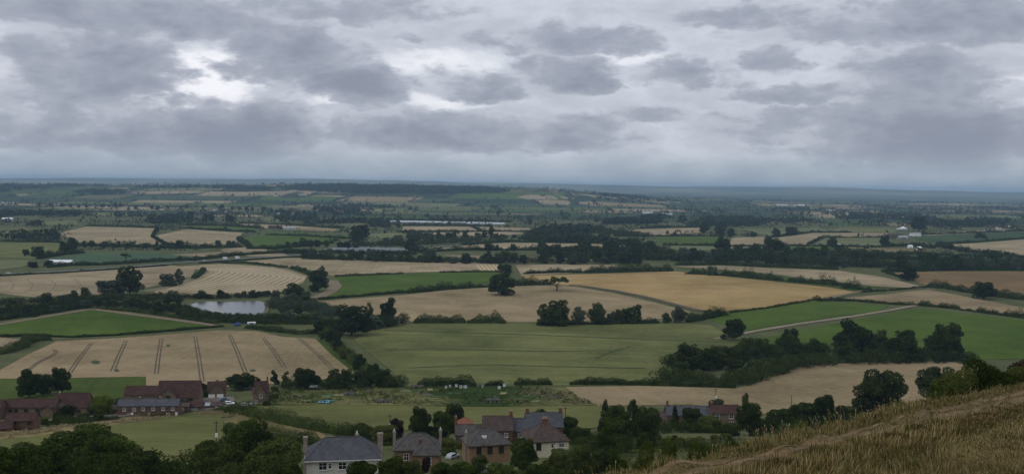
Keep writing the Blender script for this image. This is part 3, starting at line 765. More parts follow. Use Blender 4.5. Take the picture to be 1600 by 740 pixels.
T(1112,430,15,18,'bush','round bush in the strip above the golden wheat',leaf=L_WILLOW)
T(1300,387,17,18,'oak','round dark lone tree inside the elbow shaped tan field',leaf=L_DARK)
T(1383,385,18,16,'oak','dark tree beside the farm under the marquee',leaf=L_DARK)
T(1207,402,30,34,'oak','big dark tree at the left end of the wood',leaf=L_DARK)
T(768,371,20,12,'tall','narrow dark tree in the gap of the pale stubble strips',leaf=L_DARK)
T(556,380,28,24,'oak','dark round tree right of the bright green meadow',leaf=L_DARK)
T(566,372,20,24,'oak','brownish tree behind the dark round one by the meadow',leaf=L_RED)
T(60,404,18,20,'oak','round tree in the dull pasture above the white shed',leaf=L_DARK)
T(40,400,10,10,'bush','small bush in the dull pasture above the white shed')
T(197,407,12,16,'spread','small open tree in the blue green crop')
T(281,408,9,7,'tall','tiny tree by the sliver of stubble at the road')
T(1043,366,6,6,'oak','left of the two tiny trees in the far tan field')
T(1055,368,7,6,'oak','right of the two tiny trees in the far tan field',leaf=L_DARK)
T(640,394,20,18,'oak','dark tree at the end of the paved yard',leaf=L_DARK)
T(764,392,12,16,'oak','round tree of the pair in the tan field behind hedgerow',leaf=L_DARK)
T(777,393,12,9,'tall','slim tree of the pair in the tan field behind hedgerow',leaf=L_DARK)
T(802,392,11,11,'oak','round tree right of the pair in the tan field',leaf=L_DARK)
# ---- around the red roofed farm
T(45,622,42,36,'oak','dense dark tree behind the long farm barn',leaf=L_DARK)
T(66,618,32,28,'oak','lower dark tree touching the dense one behind the barn',leaf=L_DARK)
T(94,616,40,34,'oak','ragged dark tree right of the dense one behind the barn',leaf=L_DARK)
T(160,650,32,36,'oak','bright lime green tree in the farmyard',leaf=L_LIME,name='lime_tree')
T(88,650,26,18,'oak','dark narrow tree between long barn and gabled farmhouse',leaf=L_DARK)
T(188,646,22,18,'oak','small dark tree at the left end of the brick terrace',leaf=L_OAK)
T(246,622,16,18,'bush','dark bush between the stone barn and the largest barn',leaf=L_DARK)
T(316,618,20,18,'oak','dark tree between the largest barn and the gabled barn',leaf=L_DARK)
T(108,658,24,22,'oak','dark round garden tree by the farm houses',leaf=L_DARK)
T(90,662,14,22,'bush','dark bush left of the round garden tree')
T(130,658,14,22,'bush','olive garden bush left of the lime green tree',leaf=L_YELLOW)
T(152,658,12,26,'bush','low hedge bush beneath the lime green tree')
T(68,665,13,22,'bush','yellowish bush beside the small red roofed barn',leaf=L_YELLOW)
T(376,608,24,50,'oak','rounded dark tree mass behind the gabled barn with white doors',leaf=L_DARK)
T(398,606,18,26,'bush','dark bush beside the small gabled cottage',leaf=L_DARK)
T(320,623,14,18,'bush','green shrub between barn and white doored barn',leaf=L_HEDGE)
T(302,622,10,20,'bush','dark creeper bush on the big red roofed barn',leaf=L_DARK)
T(429,604,28,18,'tall','tall tree right of the small gabled cottage')
T(447,606,26,22,'tall','second tall tree right of the small gabled cottage')
row([(420,612),(432,622),(425,632)],4,(3.5,5.5),'around the small gabled cottage','cottage garden bushes',('bush',),(None,L_YELLOW))
row([(376,634),(410,634),(436,632)],4,(2.5,3.5),'along the paddock by the parked white car','paddock edge bushes',('bush',),(None,L_YELLOW))
# ---- thicket at the foot of the tramlined field and the hedge to the pasture
row([(460,607),(500,606),(560,604),(622,604)],11,(7,11),'of the thicket behind the allotments','thicket behind the allotments',('oak','oak','bush'),(None,L_DARK),jit=5)
row([(505,520),(530,548),(560,575),(585,592),(618,604)],9,(6,10),'in the diagonal hedge left of the big pasture','trees of the diagonal hedge',('oak','bush'),(None,L_DARK),jit=4)
# ---- tree belt on the right
grove([(1028,588),(1060,560),(1120,548),(1200,540),(1300,538),(1480,545),(1510,562),(1400,566),(1260,572),(1205,584),(1160,600),(1080,602)],46,(9,13.5),'in the long belt above the pale curving wheat','long tree belt',('oak','oak','oak','bush'),(None,L_DARK,None,L_HEDGE),seed=3)
T(1335,562,62,54,'oak','tallest round tree standing out of the long belt',leaf=L_DARK)
T(1408,564,46,52,'oak','broad round tree right of the tallest in the long belt',leaf=L_DARK)
T(1482,560,54,50,'oak','tree with a sky gap near the right end of the belt',leaf=L_DARK)
T(1078,585,52,56,'oak','layered dark tree at the left end of the long belt',leaf=L_DARK)
# ---- pond thicket
TH = 'pond thicket trees'
grove([(-30,478),(60,468),(150,466),(235,464),(292,468),(292,476),(300,488),(330,497),(420,497),(500,500),(500,506),(380,506),(300,497),(230,489),(143,480),(0,503),(-30,506)],62,(6,11),'in the thicket around the pond',TH,('oak','bush','bush'),(None,L_WILLOW,L_HEDGE,None,L_DARK),seed=4,gap=.45)
row([(295,467),(340,466),(390,465),(425,462)],13,(6,9),'on the far side of the pond','far pond bank bushes',('bush','oak'),(None,L_DARK,L_WILLOW))
grove([(418,468),(440,460),(470,466),(500,474),(506,490),(470,494),(420,488)],16,(7,11),'in the clump right of the pond','willows right of the pond',('oak','bush'),(L_WILLOW,L_WILLOW,None))
row([(320,494),(350,497),(400,495)],6,(5,8),'on the near bank of the pond','near pond bank bushes',('bush',),(L_WILLOW,))
# ---- middle tree lines
row([(470,404),(560,406),(650,409),(700,410)],16,(12,18),'behind the long pale stubble field','hedgerow behind the long stubble',('oak','bush'),(None,L_DARK,L_WILLOW))
row([(700,411),(780,411),(860,412),(940,411),(1010,411)],22,(12,18),'in the line behind the small stubble','central dark tree line',('oak','oak','bush'),(None,L_DARK,L_WILLOW),jit=14)
grove([(820,392),(900,394),(1010,392),(1060,402),(1040,412),(980,412),(850,406)],26,(14,21),'in the central wood strip','central wood strip',('oak',),(None,L_DARK),seed=8)
grove([(1060,400),(1180,396),(1320,400),(1400,404),(1440,412),(1600,416),(1600,424),(1440,423),(1320,421),(1200,416),(1060,412)],56,(14,21),'in the long wood above the straw coloured field','long dark wood',('oak',),(None,L_DARK,None,L_WILLOW),seed=9)
row([(780,420),(792,428),(802,432)],5,(8,14),'at the corner between long and small stubble','stubble corner bushes',('bush','oak'),(L_DARK,))
row([(120,386),(200,388),(300,388),(380,384)],14,(9,14),'along the foot of the two tan fields','hedgerow under the tan fields',('oak','bush'),(None,L_DARK))
row([(95,392),(108,396),(112,388)],4,(14,20),'in the clump by the dull pasture','clump by the dull pasture',('oak',),(L_DARK,))
row([(40,417),(60,418),(80,414)],4,(9,13),'in front of the long white shed','bushes by the white shed',('bush',),(L_DARK,))
row([(440,384),(500,386),(560,388)],9,(12,18),'in the row below the bright green hedged meadow','row below the bright green meadow',('oak','bush'),(None,L_DARK))
grove([(600,385),(620,374),(660,372),(700,378),(660,386)],10,(13,19),'in the pale clump by the paved yard','willows by the paved yard',('oak',),(L_WILLOW,))
row([(660,374),(720,372),(790,372),(850,374)],12,(12,18),'in the line under the pale stubble strips','line under the pale stubble strips',('oak','bush'),(None,L_DARK))
row([(580,353),(600,356),(625,356)],6,(18,24),'left of the pale stubble strips','willows left of the stubble strips',('oak',),(L_WILLOW,))
T(1250,402,16,22,'oak','rounded tree standing at the front of the wood, right of the big dark one')
T(1100,364,14,16,'oak','tree at the right end of the tan far field',leaf=L_DARK)
T(1126,368,16,18,'oak','dark round tree left of the pink tan rectangle',leaf=L_DARK)
T(1142,370,14,14,'oak','second dark round tree left of the pink tan rectangle',leaf=L_DARK)
T(1177,370,9,12,'oak','small tree behind the pink tan rectangle')
T(1212,368,12,14,'oak','left tree of the bushy pair behind the elbow field',leaf=L_DARK)
T(1236,368,14,22,'oak','right tree of the bushy pair behind the elbow field',leaf=L_DARK)
T(1436,360,22,24,'oak','dark tree just right of the white marquee',leaf=L_DARK)
T(1532,372,8,18,'bush','bush in the dark green crop on the right',leaf=L_DARK)
row([(1472,388),(1500,393),(1530,396),(1590,402)],7,(10,14),'along the front of the large tan edge field','hedge trees of the tan edge field',('bush','oak'),(L_DARK,))
# ---- near gardens
G = 'garden trees among the houses'
T(125,742,72,120,'oak','big dark tree at the lower left corner of the view',leaf=L_OAK)
T(170,752,70,90,'oak','dark tree in front of the big lower left one',leaf=L_OAK)
T(60,765,70,100,'oak','dark tree at the lower left below the olive paddock',leaf=L_HEDGE)
T(5,775,70,90,'oak','dark tree filling the extreme lower left',leaf=L_OAK)
T(225,758,50,60,'bush','dark bush right of the big lower left tree',leaf=L_HEDGE)
T(262,750,32,50,'bush','low dark bush behind the wooden garden fence',leaf=L_HEDGE)
T(385,738,84,96,'oak','large leafy tree in front of the olive paddock',leaf=L_OAK)
T(345,752,62,80,'oak','dark tree left of the large leafy one',leaf=L_HEDGE)
T(430,760,76,90,'oak','bushy tree beside the white house, left',leaf=L_YELLOW)
T(320,720,30,40,'bush','dark shrub under the telegraph pole',leaf=L_HEDGE)
T(452,772,50,50,'bush','dark shrub touching the white house wall',leaf=L_HEDGE)
T(566,782,70,62,'bush','dark tree hiding the right half of the white house',leaf=L_OAK)
T(575,740,24,16,'cone','small dark conifer before the white house roof')
T(612,778,66,60,'oak','dark garden tree between white house and stone house',leaf=L_OAK)
T(640,770,54,46,'oak','olive garden tree in front of the stone house porch',leaf=L_YELLOW)
T(665,742,30,18,'bush','dark red shrub under the sash window',leaf=L_RED)
T(692,770,50,56,'bush','dark green shrub in front of the stone house window',leaf=L_HEDGE)
T(725,772,56,70,'bush','dense shrub below the brick house, left',leaf=L_OAK)
T(748,740,30,36,'bush','bright green shrub below the brick house',leaf=L_YELLOW)
T(790,775,52,80,'bush','dark shrub below the brick house, right',leaf=L_HEDGE)
T(818,738,56,50,'oak','dark tree between the brick house and the cream house',leaf=L_OAK)
T(845,768,46,60,'bush','dark shrub below the cream house',leaf=L_OAK)
T(873,738,42,48,'bush','olive bush in front of the cream walled house',leaf=L_YELLOW)
T(905,755,60,56,'oak','olive green tree right of the cream walled house',leaf=L_YELLOW)
T(943,742,92,56,'tall','tall ragged tree right of the cream walled house')
T(950,748,46,60,'bush','dark bush at the foot of the tall ragged tree',leaf=L_HEDGE)
T(945,680,58,24,'cone','pointed dark conifer left in the tree clump')
T(988,684,62,40,'cone','broad dark conifer in the tree clump')
T(965,684,50,44,'oak','round tree between the two conifers',leaf=L_OAK)
T(1012,690,56,44,'oak','leafy tree right of the conifers',leaf=L_OAK)
T(968,702,50,60,'bush','large bush below the conifers',leaf=L_HEDGE)
T(1008,702,30,40,'bush','smaller bush at the clump\'s right foot',leaf=L_HEDGE)
T(657,690,56,42,'oak','round dark tree behind the stone house',leaf=L_DARK)
T(618,692,40,32,'oak','dark purple tree behind the stone house chimney',leaf=L_RED)
T(600,694,32,50,'bush','yellow green bush behind the stone house',leaf=L_YELLOW)
T(563,682,24,30,'bush','dark round bush behind the white house roof',leaf=L_DARK)
T(690,690,50,44,'oak','light leafed thin tree left of the red brick chimney')
T(709,676,48,30,'oak','dark narrow tree above the red brick chimney',leaf=L_DARK)
T(725,684,22,22,'bush','ivy bush in front of the small grey roof',leaf=L_HEDGE)
T(700,712,30,34,'bush','olive shrub between stone and brick houses',leaf=L_YELLOW)
T(848,676,36,50,'oak','dark tree behind the cream house, right of its chimney',leaf=L_DARK)
T(885,682,34,54,'bush','dark bush right of the dark tree behind the cream house',leaf=L_OAK)
T(908,690,26,40,'bush','garden bush right of the brown tiled roof',leaf=L_HEDGE)
T(820,676,20,24,'bush','small tree between slate roofs and brown tiled roof',leaf=L_DARK)
T(912,678,10,18,'bush','yellow flowering shrub right of the brown tiled roof',leaf=L_LIME)
# ---- around the hillside farmhouse
T(1054,668,36,16,'cone','narrow dark conifer before the slate farmhouse')
T(1082,668,32,36,'bush','dark round tree before the slate farmhouse',leaf=L_DARK)
T(1108,672,24,46,'bush','bright green bush before the red roofed farmhouse',leaf=L_YELLOW)
T(1120,648,28,30,'bush','grey olive tree behind the red roofed farmhouse',leaf=L_WILLOW)
T(1164,662,50,18,'tall','slim light green tree beside the red roofed farmhouse',leaf=L_YELLOW)
T(1172,680,48,54,'oak','round tree right of the red roofed farmhouse',leaf=L_OAK)
T(1140,685,26,36,'bush','shrub below the red roofed farmhouse',leaf=L_HEDGE)
T(1215,672,34,50,'bush','dark scrub right of the farmhouse garden',leaf=L_OAK)
T(1255,668,42,60,'bush','dark scrub mound right of the telegraph pole',leaf=L_DARK)
T(1290,662,44,46,'oak','dark thorn at the right of the scrub mound',leaf=L_DARK)
T(1240,682,22,70,'bush','low scrub beneath the dark thorn',leaf=L_HEDGE)
T(1320,660,28,44,'bush','low dark scrub left of the round hill tree',leaf=L_HEDGE)
T(1378,652,72,76,'oak','large round dark tree on the hill brow',leaf=L_DARK)
T(1342,652,32,34,'bush','bush at the left foot of the round hill tree',leaf=L_DARK)
T(1465,632,56,66,'oak','second round dark tree on the hill brow',leaf=L_DARK)
row([(1030,690),(1090,694),(1150,690)],6,(3,5),'at the farmhouse garden edge','farmhouse garden bushes',('bush',),(None,L_YELLOW))

# ------------------------------------------------------------------ hedges
def hedge(label, pl, h=2.2, w=2.4, leaf=None, rough=.35, name='hedge', group=None, seed=0):
    rg = np.random.default_rng(seed or int(abs(pl[0][0]) * 13 + pl[0][1] * 7 + len(pl)))
    P = np.array([at(*p) for p in smooth_line(dense(pl, 5), 1)])
    L = np.concatenate([[0], np.cumsum(np.linalg.norm(np.diff(P[:, :2], axis=0), axis=1))]); tot = L[-1]
    d = P[:, 1].mean(); size = max(.32, d * .00095)
    n = int(np.clip(tot * (2 * h + w) / (size * size) * 2.2, 150, 11000))
    s = rg.uniform(0, tot, n); ph = rg.uniform(0, 6, 4)
    def hs(s): return h * (1 + rough * (.5 * np.sin(s / 5.3 + ph[0]) + .35 * np.sin(s / 2.1 + ph[1]) + .5 * np.sin(s / 17. + ph[2])))
    hs0 = hs
    def hs(s): return hs0(s) * np.clip(np.minimum(s, tot - s) / (1.2 * h) + .35, .35, 1) * (1 + .22 * rough * np.sin(s / .9 + ph[1]))
    th = rg.uniform(-.15, math.pi + .15, n); k = rg.uniform(.7, 1.08, n)
    cx = np.interp(s, L, P[:, 0]); cy = np.interp(s, L, P[:, 1]); T_ = np.gradient(P[:, :2], axis=0)
    tx = np.interp(s, L, T_[:, 0]); ty = np.interp(s, L, T_[:, 1]); l = np.hypot(tx, ty) + 1e-9; nx, ny = -ty / l, tx / l
    o_ = np.sign(np.cos(th)) * np.abs(np.cos(th)) ** .7 * k * w / 2 * (1 + .3 * np.sin(s / 3.7 + ph[3])); z_ = np.abs(np.sin(th)) ** .7 * k * hs(s)
    X, Y = cx + nx * o_, cy + ny * o_
    pts = np.stack([X, Y, H(X, Y) + z_], 1); nr = np.stack([nx * np.cos(th), ny * np.cos(th), np.sin(th) + .05], 1)
    V, Fq = quads(pts, nr, size, rg)
    # solid twiggy heart
    m_ = max(8, int(tot / max(3, d * .004))); ss = np.linspace(0, tot, m_); c = np.stack([np.interp(ss, L, P[:, 0]), np.interp(ss, L, P[:, 1])], 1)
    t = np.gradient(c, axis=0); t /= np.linalg.norm(t, axis=1)[:, None] + 1e-9; nn = np.stack([-t[:, 1], t[:, 0]], 1)
    prof = [(-.34, -.3), (-.32, .36), (-.16, .58), (.16, .58), (.32, .36), (.34, -.3)]; ring = []
    for a, b in prof:
        q = c + nn * a * w; ring.append(np.stack([q[:, 0], q[:, 1], H(q[:, 0], q[:, 1]) + b * hs(ss)], 1))
    cv = np.stack(ring, 1).reshape(-1, 3); k6 = len(prof)
    i = np.arange(m_ - 1)[:, None] * k6 + np.arange(k6 - 1)[None]
    cf = np.stack([i, i + 1, i + k6 + 1, i + k6], -1).reshape(-1, 4) + len(V)
    me = np_mesh(name, np.concatenate([V, cv]), np.concatenate([Fq, cf]))
    # origin at the hedge's foot
    c0 = P[len(P) // 2]; me.transform(Matrix.Translation(tuple(-c0)))
    o = link(name, me, leaf or L_HEDGE); o.location = tuple(c0)
    return tag(o, label, 'hedge', group)
D_ = L_DARK
hedge('thick hedge in front of the allotments, left of the gap', [(652,604),(700,603),(744,603)], 4.2, 5, D_)
hedge('short hedge piece in the middle of the allotment edge', [(757,603),(790,603)], 3.2, 4, D_)
hedge('low hedge piece right of the middle of the allotment edge', [(804,602),(862,601)], 3.4, 4, D_)
hedge('long clipped hedge between pasture and pale curving wheat', [(890,601),(950,600),(1050,602),(1150,606)], 3.6, 4.5, D_)
hedge('diagonal hedge from the thicket up to the junction tree', [(505,517),(530,545),(556,570),(590,595),(620,605)], 4.5, 7)
hedge('hedge between tramlined wheat and the junction tree', [(385,512),(430,518),(470,522),(510,520),(540,512)], 3.2, 4.5)
hedge('hedge along the base of the green triangle', [(-40,527),(50,525),(110,527),(180,524),(270,517),(350,510)], 1.7, 2.6, D_)
hedge('hedge along the right side of the green triangle', [(150,481),(220,488),(290,498),(340,506)], 2.6, 4)
hedge('hedge corner beside the small stubble field', [(-40,552),(0,553),(30,545),(48,533),(80,531)], 4, 7)
hedge('hedge below the pond thicket, left', [(-40,503),(0,500),(70,490),(140,479)], 4, 6, D_)
hedge('long hedge below the pond', [(290,497),(340,503),(400,505),(470,506),(515,506)], 4.5, 7, D_)
hedge('hedge under the main road', [(-40,434),(0,431),(100,426.5),(190,420.5),(262,415)], 1.8, 3, D_)
hedge('roadside hedge behind the white shed', [(75,418),(110,415),(160,414),(230,410),(280,407),(300,406)], 4.5, 6, D_)
hedge('roadside hedge near the road end', [(300,407),(360,400),(420,396),(470,394)], 5, 7, D_)
hedge('clipped roadside hedge above the curved straw rows', [(310,412),(380,407),(440,402.5),(490,400.5)], 1.6, 2.5, D_)
hedge('thin hedge between straw rows and long stubble', [(345,411.5),(385,411),(430,416),(450,418)], 2.5, 3, D_)
hedge('hedge stub from the straw rows to the track tree', [(455,419),(475,425),(488,431)], 4, 5)
hedge('short hedge at the pale stubble corner', [(302,436),(314,428),(318,422)], 3.5, 6)
hedge('hedge on the upper edge of the green meadow, left', [(523,432),(570,430),(630,427.5)], 2.2, 3, D_)
hedge('hedge on the upper edge of the green meadow, right', [(685,426),(740,425),(782,425)], 2.2, 3, D_)
hedge('clipped hedge between green meadow and central wheat', [(498,468),(560,463),(632,457)], 2.6, 3.5, D_)
hedge('bushy hedge between green meadow and the broad lone oak', [(632,458),(690,453),(740,449),(770,448)], 5.2, 6, D_, .6)
hedge('bushy hedge between the two lone oaks', [(795,447),(830,445),(862,444)], 6, 7, L_HEDGE, .5)
hedge('dark hedge along the top of the big pasture, left', [(646,504),(690,504),(728,504)], 6.5, 7, L_HEDGE, .3)
hedge('taller hedge along the top of the big pasture, centre left', [(730,504),(760,504),(790,505)], 8, 8, L_HEDGE, .5)
hedge('low scrubby hedge under the pasture tree row', [(838,508),(900,507),(960,506),(1030,505)], 3.0, 5, D_)
hedge('hedge from blue grey willow to the track corner', [(1075,503),(1100,498),(1132,492)], 6.0, 7, D_, .5)
hedge('hedge along the foot of the golden wheat', [(1140,489),(1200,481),(1268,469.5)], 1.6, 3)
hedge('low hedge between green wedge and tan strip', [(1272,470),(1330,470),(1390,475),(1432,477)], 2.8, 4, D_)
hedge('single round bush end of the wedge hedge', [(1268,470),(1284,470)], 5, 6, D_, name='hedge_bush')
hedge('ragged hedge above the broad lush meadow', [(1434,477),(1480,481),(1540,489),(1600,497),(1660,505)], 3.8, 5, D_, .8)
hedge('tall bushy hedge below the brown crop', [(1448,448),(1480,451),(1520,458),(1575,466),(1660,474)], 6, 8, D_, .45)
hedge('thin hedge edge below the straw coloured field', [(1345,457),(1400,453),(1446,449)], 1.8, 3, D_)
hedge('rounded hedge bushes between golden wheat and green strip', [(1070,428),(1130,430),(1200,437),(1270,443),(1316,447)], 6, 7, D_, .9)
hedge('pair of hedge bushes at the tip of the green strip', [(1318,450),(1365,454)], 6.5, 8, D_, 1.0)
hedge('hedge behind the golden wheat', [(818,428),(870,426),(910,425.5)], 4, 5, D_, .5)
hedge('bushy hedge between small stubble and golden wheat', [(912,426),(950,425.5),(1000,424),(1050,423)], 8, 9, D_, .4)
hedge('hedge separating straw coloured and brown fields', [(1384,427),(1400,431),(1412,436)], 2.5, 3, D_)
hedge('front hedge of the long dark wood, left', [(1055,414),(1130,413.5),(1200,417),(1310,421)], 5, 7, D_)
hedge('front hedge of the long dark wood, right', [(1380,425),(1470,422.5),(1600,422.5),(1660,423)], 6, 8, D_)
hedge('garden hedge of the paddock, left to right behind the houses', [(372,640),(400,652),(450,662),(500,673),(540,678)], 4.0, 6)
hedge('lower garden hedge behind the white house', [(400,688),(450,692),(500,694)], 3.5, 6)
hedge('hedge behind the olive lower paddock', [(335,642),(360,644),(380,648)], 3.5, 6)
hedge('garden hedge below the red roofed farmhouse', [(1085,674),(1120,676),(1150,674)], 2.6, 4)
hedge('garden hedge in front of the farm barns', [(75,667),(110,664),(150,659),(185,655)], 2.2, 3.5)
hedge('clipped garden hedge before the terrace cottages', [(232,653),(280,647),(320,642)], 1.3, 1.8)
hedge('hedge right of the green paddock', [(1060,668),(1100,668)], 3, 5)
# middle distance hedges
far = [('hedge diagonal between the two tan fields', [(246,356),(238,370),(254,380),(272,384)], 4), ('hedge at the far edge of the left tan field', [(135,353),(200,354),(246,356)], 4),
 ('hedge behind the right tan field', [(290,357),(340,360),(400,363)], 4), ('hedge across the foot of the tan fields', [(110,384),(200,386),(300,388),(378,386)], 7),
 ('hedge between bright meadow and upper strip', [(415,367),(480,369),(545,373)], 4), ('hedge left of the bright green meadow', [(372,374),(384,382),(392,388)], 6),
 ('hedge below the bright green meadow', [(385,389),(430,389),(520,380)], 5), ('hedge above the dull pasture', [(-40,378),(40,378),(98,379)], 5),
 ('hedge between dull pasture and blue crop', [(60,404),(100,398),(130,395)], 6), ('hedge below the pale stubble strips', [(620,362.5),(700,362),(790,361.5),(840,362)], 4),
 ('hedge above the pale stubble strips', [(628,352.5),(700,352.5),(770,354)], 6), ('diagonal bank between the pale stubble strips', [(737,354),(752,361)], 4),
 ('hedge before the tan field pair of trees', [(650,394),(720,391),(800,391),(870,391)], 6), ('hedge above the central tan field', [(720,383),(800,378),(900,379),(1010,384)], 6),
 ('hedge under the thin tan streak', [(850,391),(930,391),(1040,388)], 5), ('hedge along the pale grey green strip', [(1035,383),(1120,384),(1195,385)], 4),
 ('hedge right of the bright green rectangle', [(1128,370),(1122,382)], 5), ('hedge above the bright green rectangle', [(960,369),(1020,369),(1130,369)], 4),
 ('hedge notch inside the elbow field', [(1262,383),(1286,371),(1330,371.5),(1380,371.5)], 4), ('hedge under the elbow field', [(1225,384),(1290,385),(1376,386)], 4),
 ('hedge behind the elbow field', [(1205,371),(1270,363),(1330,363)], 4), ('hedge in front of the marquee farm', [(1376,386),(1420,384),(1460,388)], 6),
 ('hedge under the dark green crop', [(1462,382),(1520,379),(1600,373),(1660,370)], 4), ('hedge above the dark green crop', [(1440,367),(1520,364),(1600,361),(1660,358)], 4),
 ('hedge in front of the tan edge field', [(1462,385),(1520,394),(1600,403)], 6), ('hedge above the long green strip', [(1310,395),(1400,397),(1500,400),(1660,404)], 6),
 ('hedge below the long green strip', [(1340,402),(1430,406),(1540,411),(1660,413)], 8), ('hedge behind the little bright clearing', [(1418,410),(1510,410)], 7),
 ('hedge above the upper tan field with tiny trees', [(1000,357),(1050,355),(1112,355)], 5), ('hedge along the low farm stubble strip', [(375,349),(440,351),(532,357)], 5),
 ('hedge along the polytunnels', [(600,344),(700,345),(800,347)], 6), ('hedge above the thin green meadow', [(290,352),(350,353),(410,357)], 7)]
for lb, pl, hh in far: hedge(lb, pl, hh, hh * 1.3, D_, .5)

# ---- undergrowth that closes the belts and woods
def thick(label, pl, h, w, leaf=None, rough=.5):
    """a bank of bushes grown together: many leafy lobes along a line"""
    rg = np.random.default_rng(int(abs(pl[0][0]) * 7 + pl[0][1] * 11 + h * 3)); P = np.array([at(*p) for p in smooth_line(dense(pl, 5), 1)])
    L = np.concatenate([[0], np.cumsum(np.linalg.norm(np.diff(P[:, :2], axis=0), axis=1))]); tot = L[-1]; d = P[:, 1].mean()
    n = int(np.clip(tot * w / (h * h) * 4.2, 14, 420)); s = rg.uniform(0, tot, n); off = rg.uniform(-.5, .5, n) * w
    T_ = np.gradient(P[:, :2], axis=0); tx = np.interp(s, L, T_[:, 0]); ty = np.interp(s, L, T_[:, 1]); l = np.hypot(tx, ty) + 1e-9
    x = np.interp(s, L, P[:, 0]) - ty / l * off; y = np.interp(s, L, P[:, 1]) + tx / l * off
    hh = h * rg.uniform(.45, 1.12, n) * (1 - .35 * np.abs(off / w * 2) ** 2); r = hh * rg.uniform(.34, .52, n)
    C = np.stack([x, y, H(x, y) + np.maximum(hh - r, r * .4)], 1)
    size = max(.34, d * .00095); m_ = (r ** 2 * 9 / size ** 2 * 1.5); k = 15000. / m_.sum()
    if k < 1: size /= math.sqrt(k); m_ = m_ * k
    i = np.repeat(np.arange(n), np.maximum(8, m_.astype(int))); q = rg.normal(0, 1, (len(i), 3)); q /= np.linalg.norm(q, axis=1)[:, None]
    pts = C[i] + q * (r[i] * rg.uniform(.35, 1, len(i)) ** .3 * rg.uniform(.9, 1.12, len(i)))[:, None] * np.array([1.1, 1.1, .95])
    ok = pts[:, 2] > H(pts[:, 0], pts[:, 1]) - .2; V, Fq = quads(pts[ok], q[ok], size, rg)
    c0 = P[len(P) // 2]; me = np_mesh('thicket', V - c0, Fq); o = link('thicket', me, leaf or L_HEDGE); o.location = tuple(c0)
    return tag(o, label, 'thicket')
thick('dense undergrowth along the front of the long belt, left', [(1030,592),(1080,600),(1150,600),(1205,583)], 7.0, 16)
thick('dense undergrowth along the front of the long belt, middle', [(1205,582),(1260,572),(1330,568),(1400,566)], 8.0, 16)
thick('dense undergrowth along the front of the long belt, right', [(1400,566),(1460,565),(1520,566)], 7.0, 18, D_)
thick('dense undergrowth along the back of the long belt, left', [(1050,575),(1110,566),(1170,560),(1230,556)], 8.5, 22)
thick('dense undergrowth along the back of the long belt, right', [(1230,558),(1300,556),(1400,558),(1490,560)], 8.5, 18, D_)
thick('dense low thicket left of the pond, back', [(-40,480),(40,474),(120,470),(200,468),(280,470)], 6, 18)
thick('dense low thicket left of the pond, front', [(-40,494),(40,488),(130,477),(210,480),(290,487)], 6, 18, D_)
thick('dense low thicket directly in front of the pond', [(285,486),(330,498),(380,500),(430,500),(500,500)], 5.5, 16)
thick('willow thicket right of the pond', [(425,482),(460,480),(500,486),(520,496)], 8, 24, L_WILLOW)
thick('bushes along the far pond bank', [(240,464),(300,466.5),(350,466),(420,463)], 5.5, 9, D_)
thick('thicket joining the two pasture corner trees', [(510,512),(550,518),(590,512),(640,504)], 8, 16, D_)
thick('thicket behind the allotments, left', [(440,608),(500,608),(560,606)], 6, 12)
thick('thicket behind the allotments, right', [(560,604),(600,604),(626,603)], 8, 14, D_)
thick('wood edge behind the long stubble, left', [(470,404.5),(560,407),(640,409.5)], 9, 18, D_)
thick('wood edge behind the long stubble, right', [(640,409.5),(720,410.5),(790,411)], 9, 18)
thick('wood undergrowth in the central strip', [(850,402),(930,404),(1010,405),(1060,408)], 11, 34, D_)
thick('undergrowth behind the small stubble', [(800,409),(860,410),(920,410),(1000,411)], 8, 14)
thick('undergrowth of the long dark wood, left', [(1055,408),(1140,406),(1230,409),(1320,413)], 12, 40, D_)
thick('undergrowth of the long dark wood, middle', [(1190,411),(1280,414),(1360,417),(1440,419)], 12, 40, L_HEDGE)
thick('undergrowth of the long dark wood, right', [(1440,420),(1520,419),(1600,420),(1660,421)], 10, 26, D_)
thick('back edge of the long dark wood', [(1180,399),(1260,399),(1330,402),(1410,406)], 11, 34, D_)
thick('woody strip before the central tan field', [(860,394),(930,393),(1000,394),(1050,398)], 10, 30, L_HEDGE)
thick('thicket around the hamlet', [(822,374),(870,378),(930,379),(1000,380)], 11, 50, D_)
thick('trees behind the hamlet', [(830,366),(880,362),(940,364),(1005,371)], 12, 60, L_HEDGE)
thick('thicket around the paved yard', [(440,396),(490,396),(540,397),(600,398),(650,399)], 8, 16, D_)
thick('thicket above the paved yard', [(560,384),(620,384),(680,381),(750,376)], 10, 24, L_HEDGE)
thick('garden thicket behind the white house', [(540,684),(580,690),(620,690)], 5, 9, L_HEDGE)
thick('garden thicket in front of the houses, middle', [(600,778),(680,772),(740,768)], 3.0, 6, L_HEDGE)
thick('garden thicket in front of the houses, right', [(740,762),(800,758),(860,752),(930,748)], 3.0, 6, L_OAK)
thick('garden thicket right of the cream house', [(895,712),(930,715),(970,710)], 5.5, 9, L_HEDGE)
thick('garden thicket between cream house and conifers', [(880,690),(920,694),(950,692)], 4.5, 8, L_OAK)
thick('dark scrub behind the brow, right of the farmhouse', [(1185,676),(1230,676),(1290,668),(1340,658)], 5, 9, D_)
thick('scrub below the lower left trees', [(-40,770),(60,765),(160,760),(260,752)], 6, 12, L_OAK)
thick('scrub before the olive lower paddock', [(290,745),(360,755),(440,765)], 6, 10, L_HEDGE)
thick('shrubs between the cottages and the front houses', [(690,700),(740,702),(800,698)], 2.6, 5, L_HEDGE)
thick('farm garden shrubs before the gabled farmhouse', [(78,662),(110,662),(150,658)], 3, 5, L_HEDGE)
thick('lighter green bushes between the conifers and the farmhouse', [(1020,700),(1080,702),(1150,704),(1220,700)], 3.6, 8, L_YELLOW)
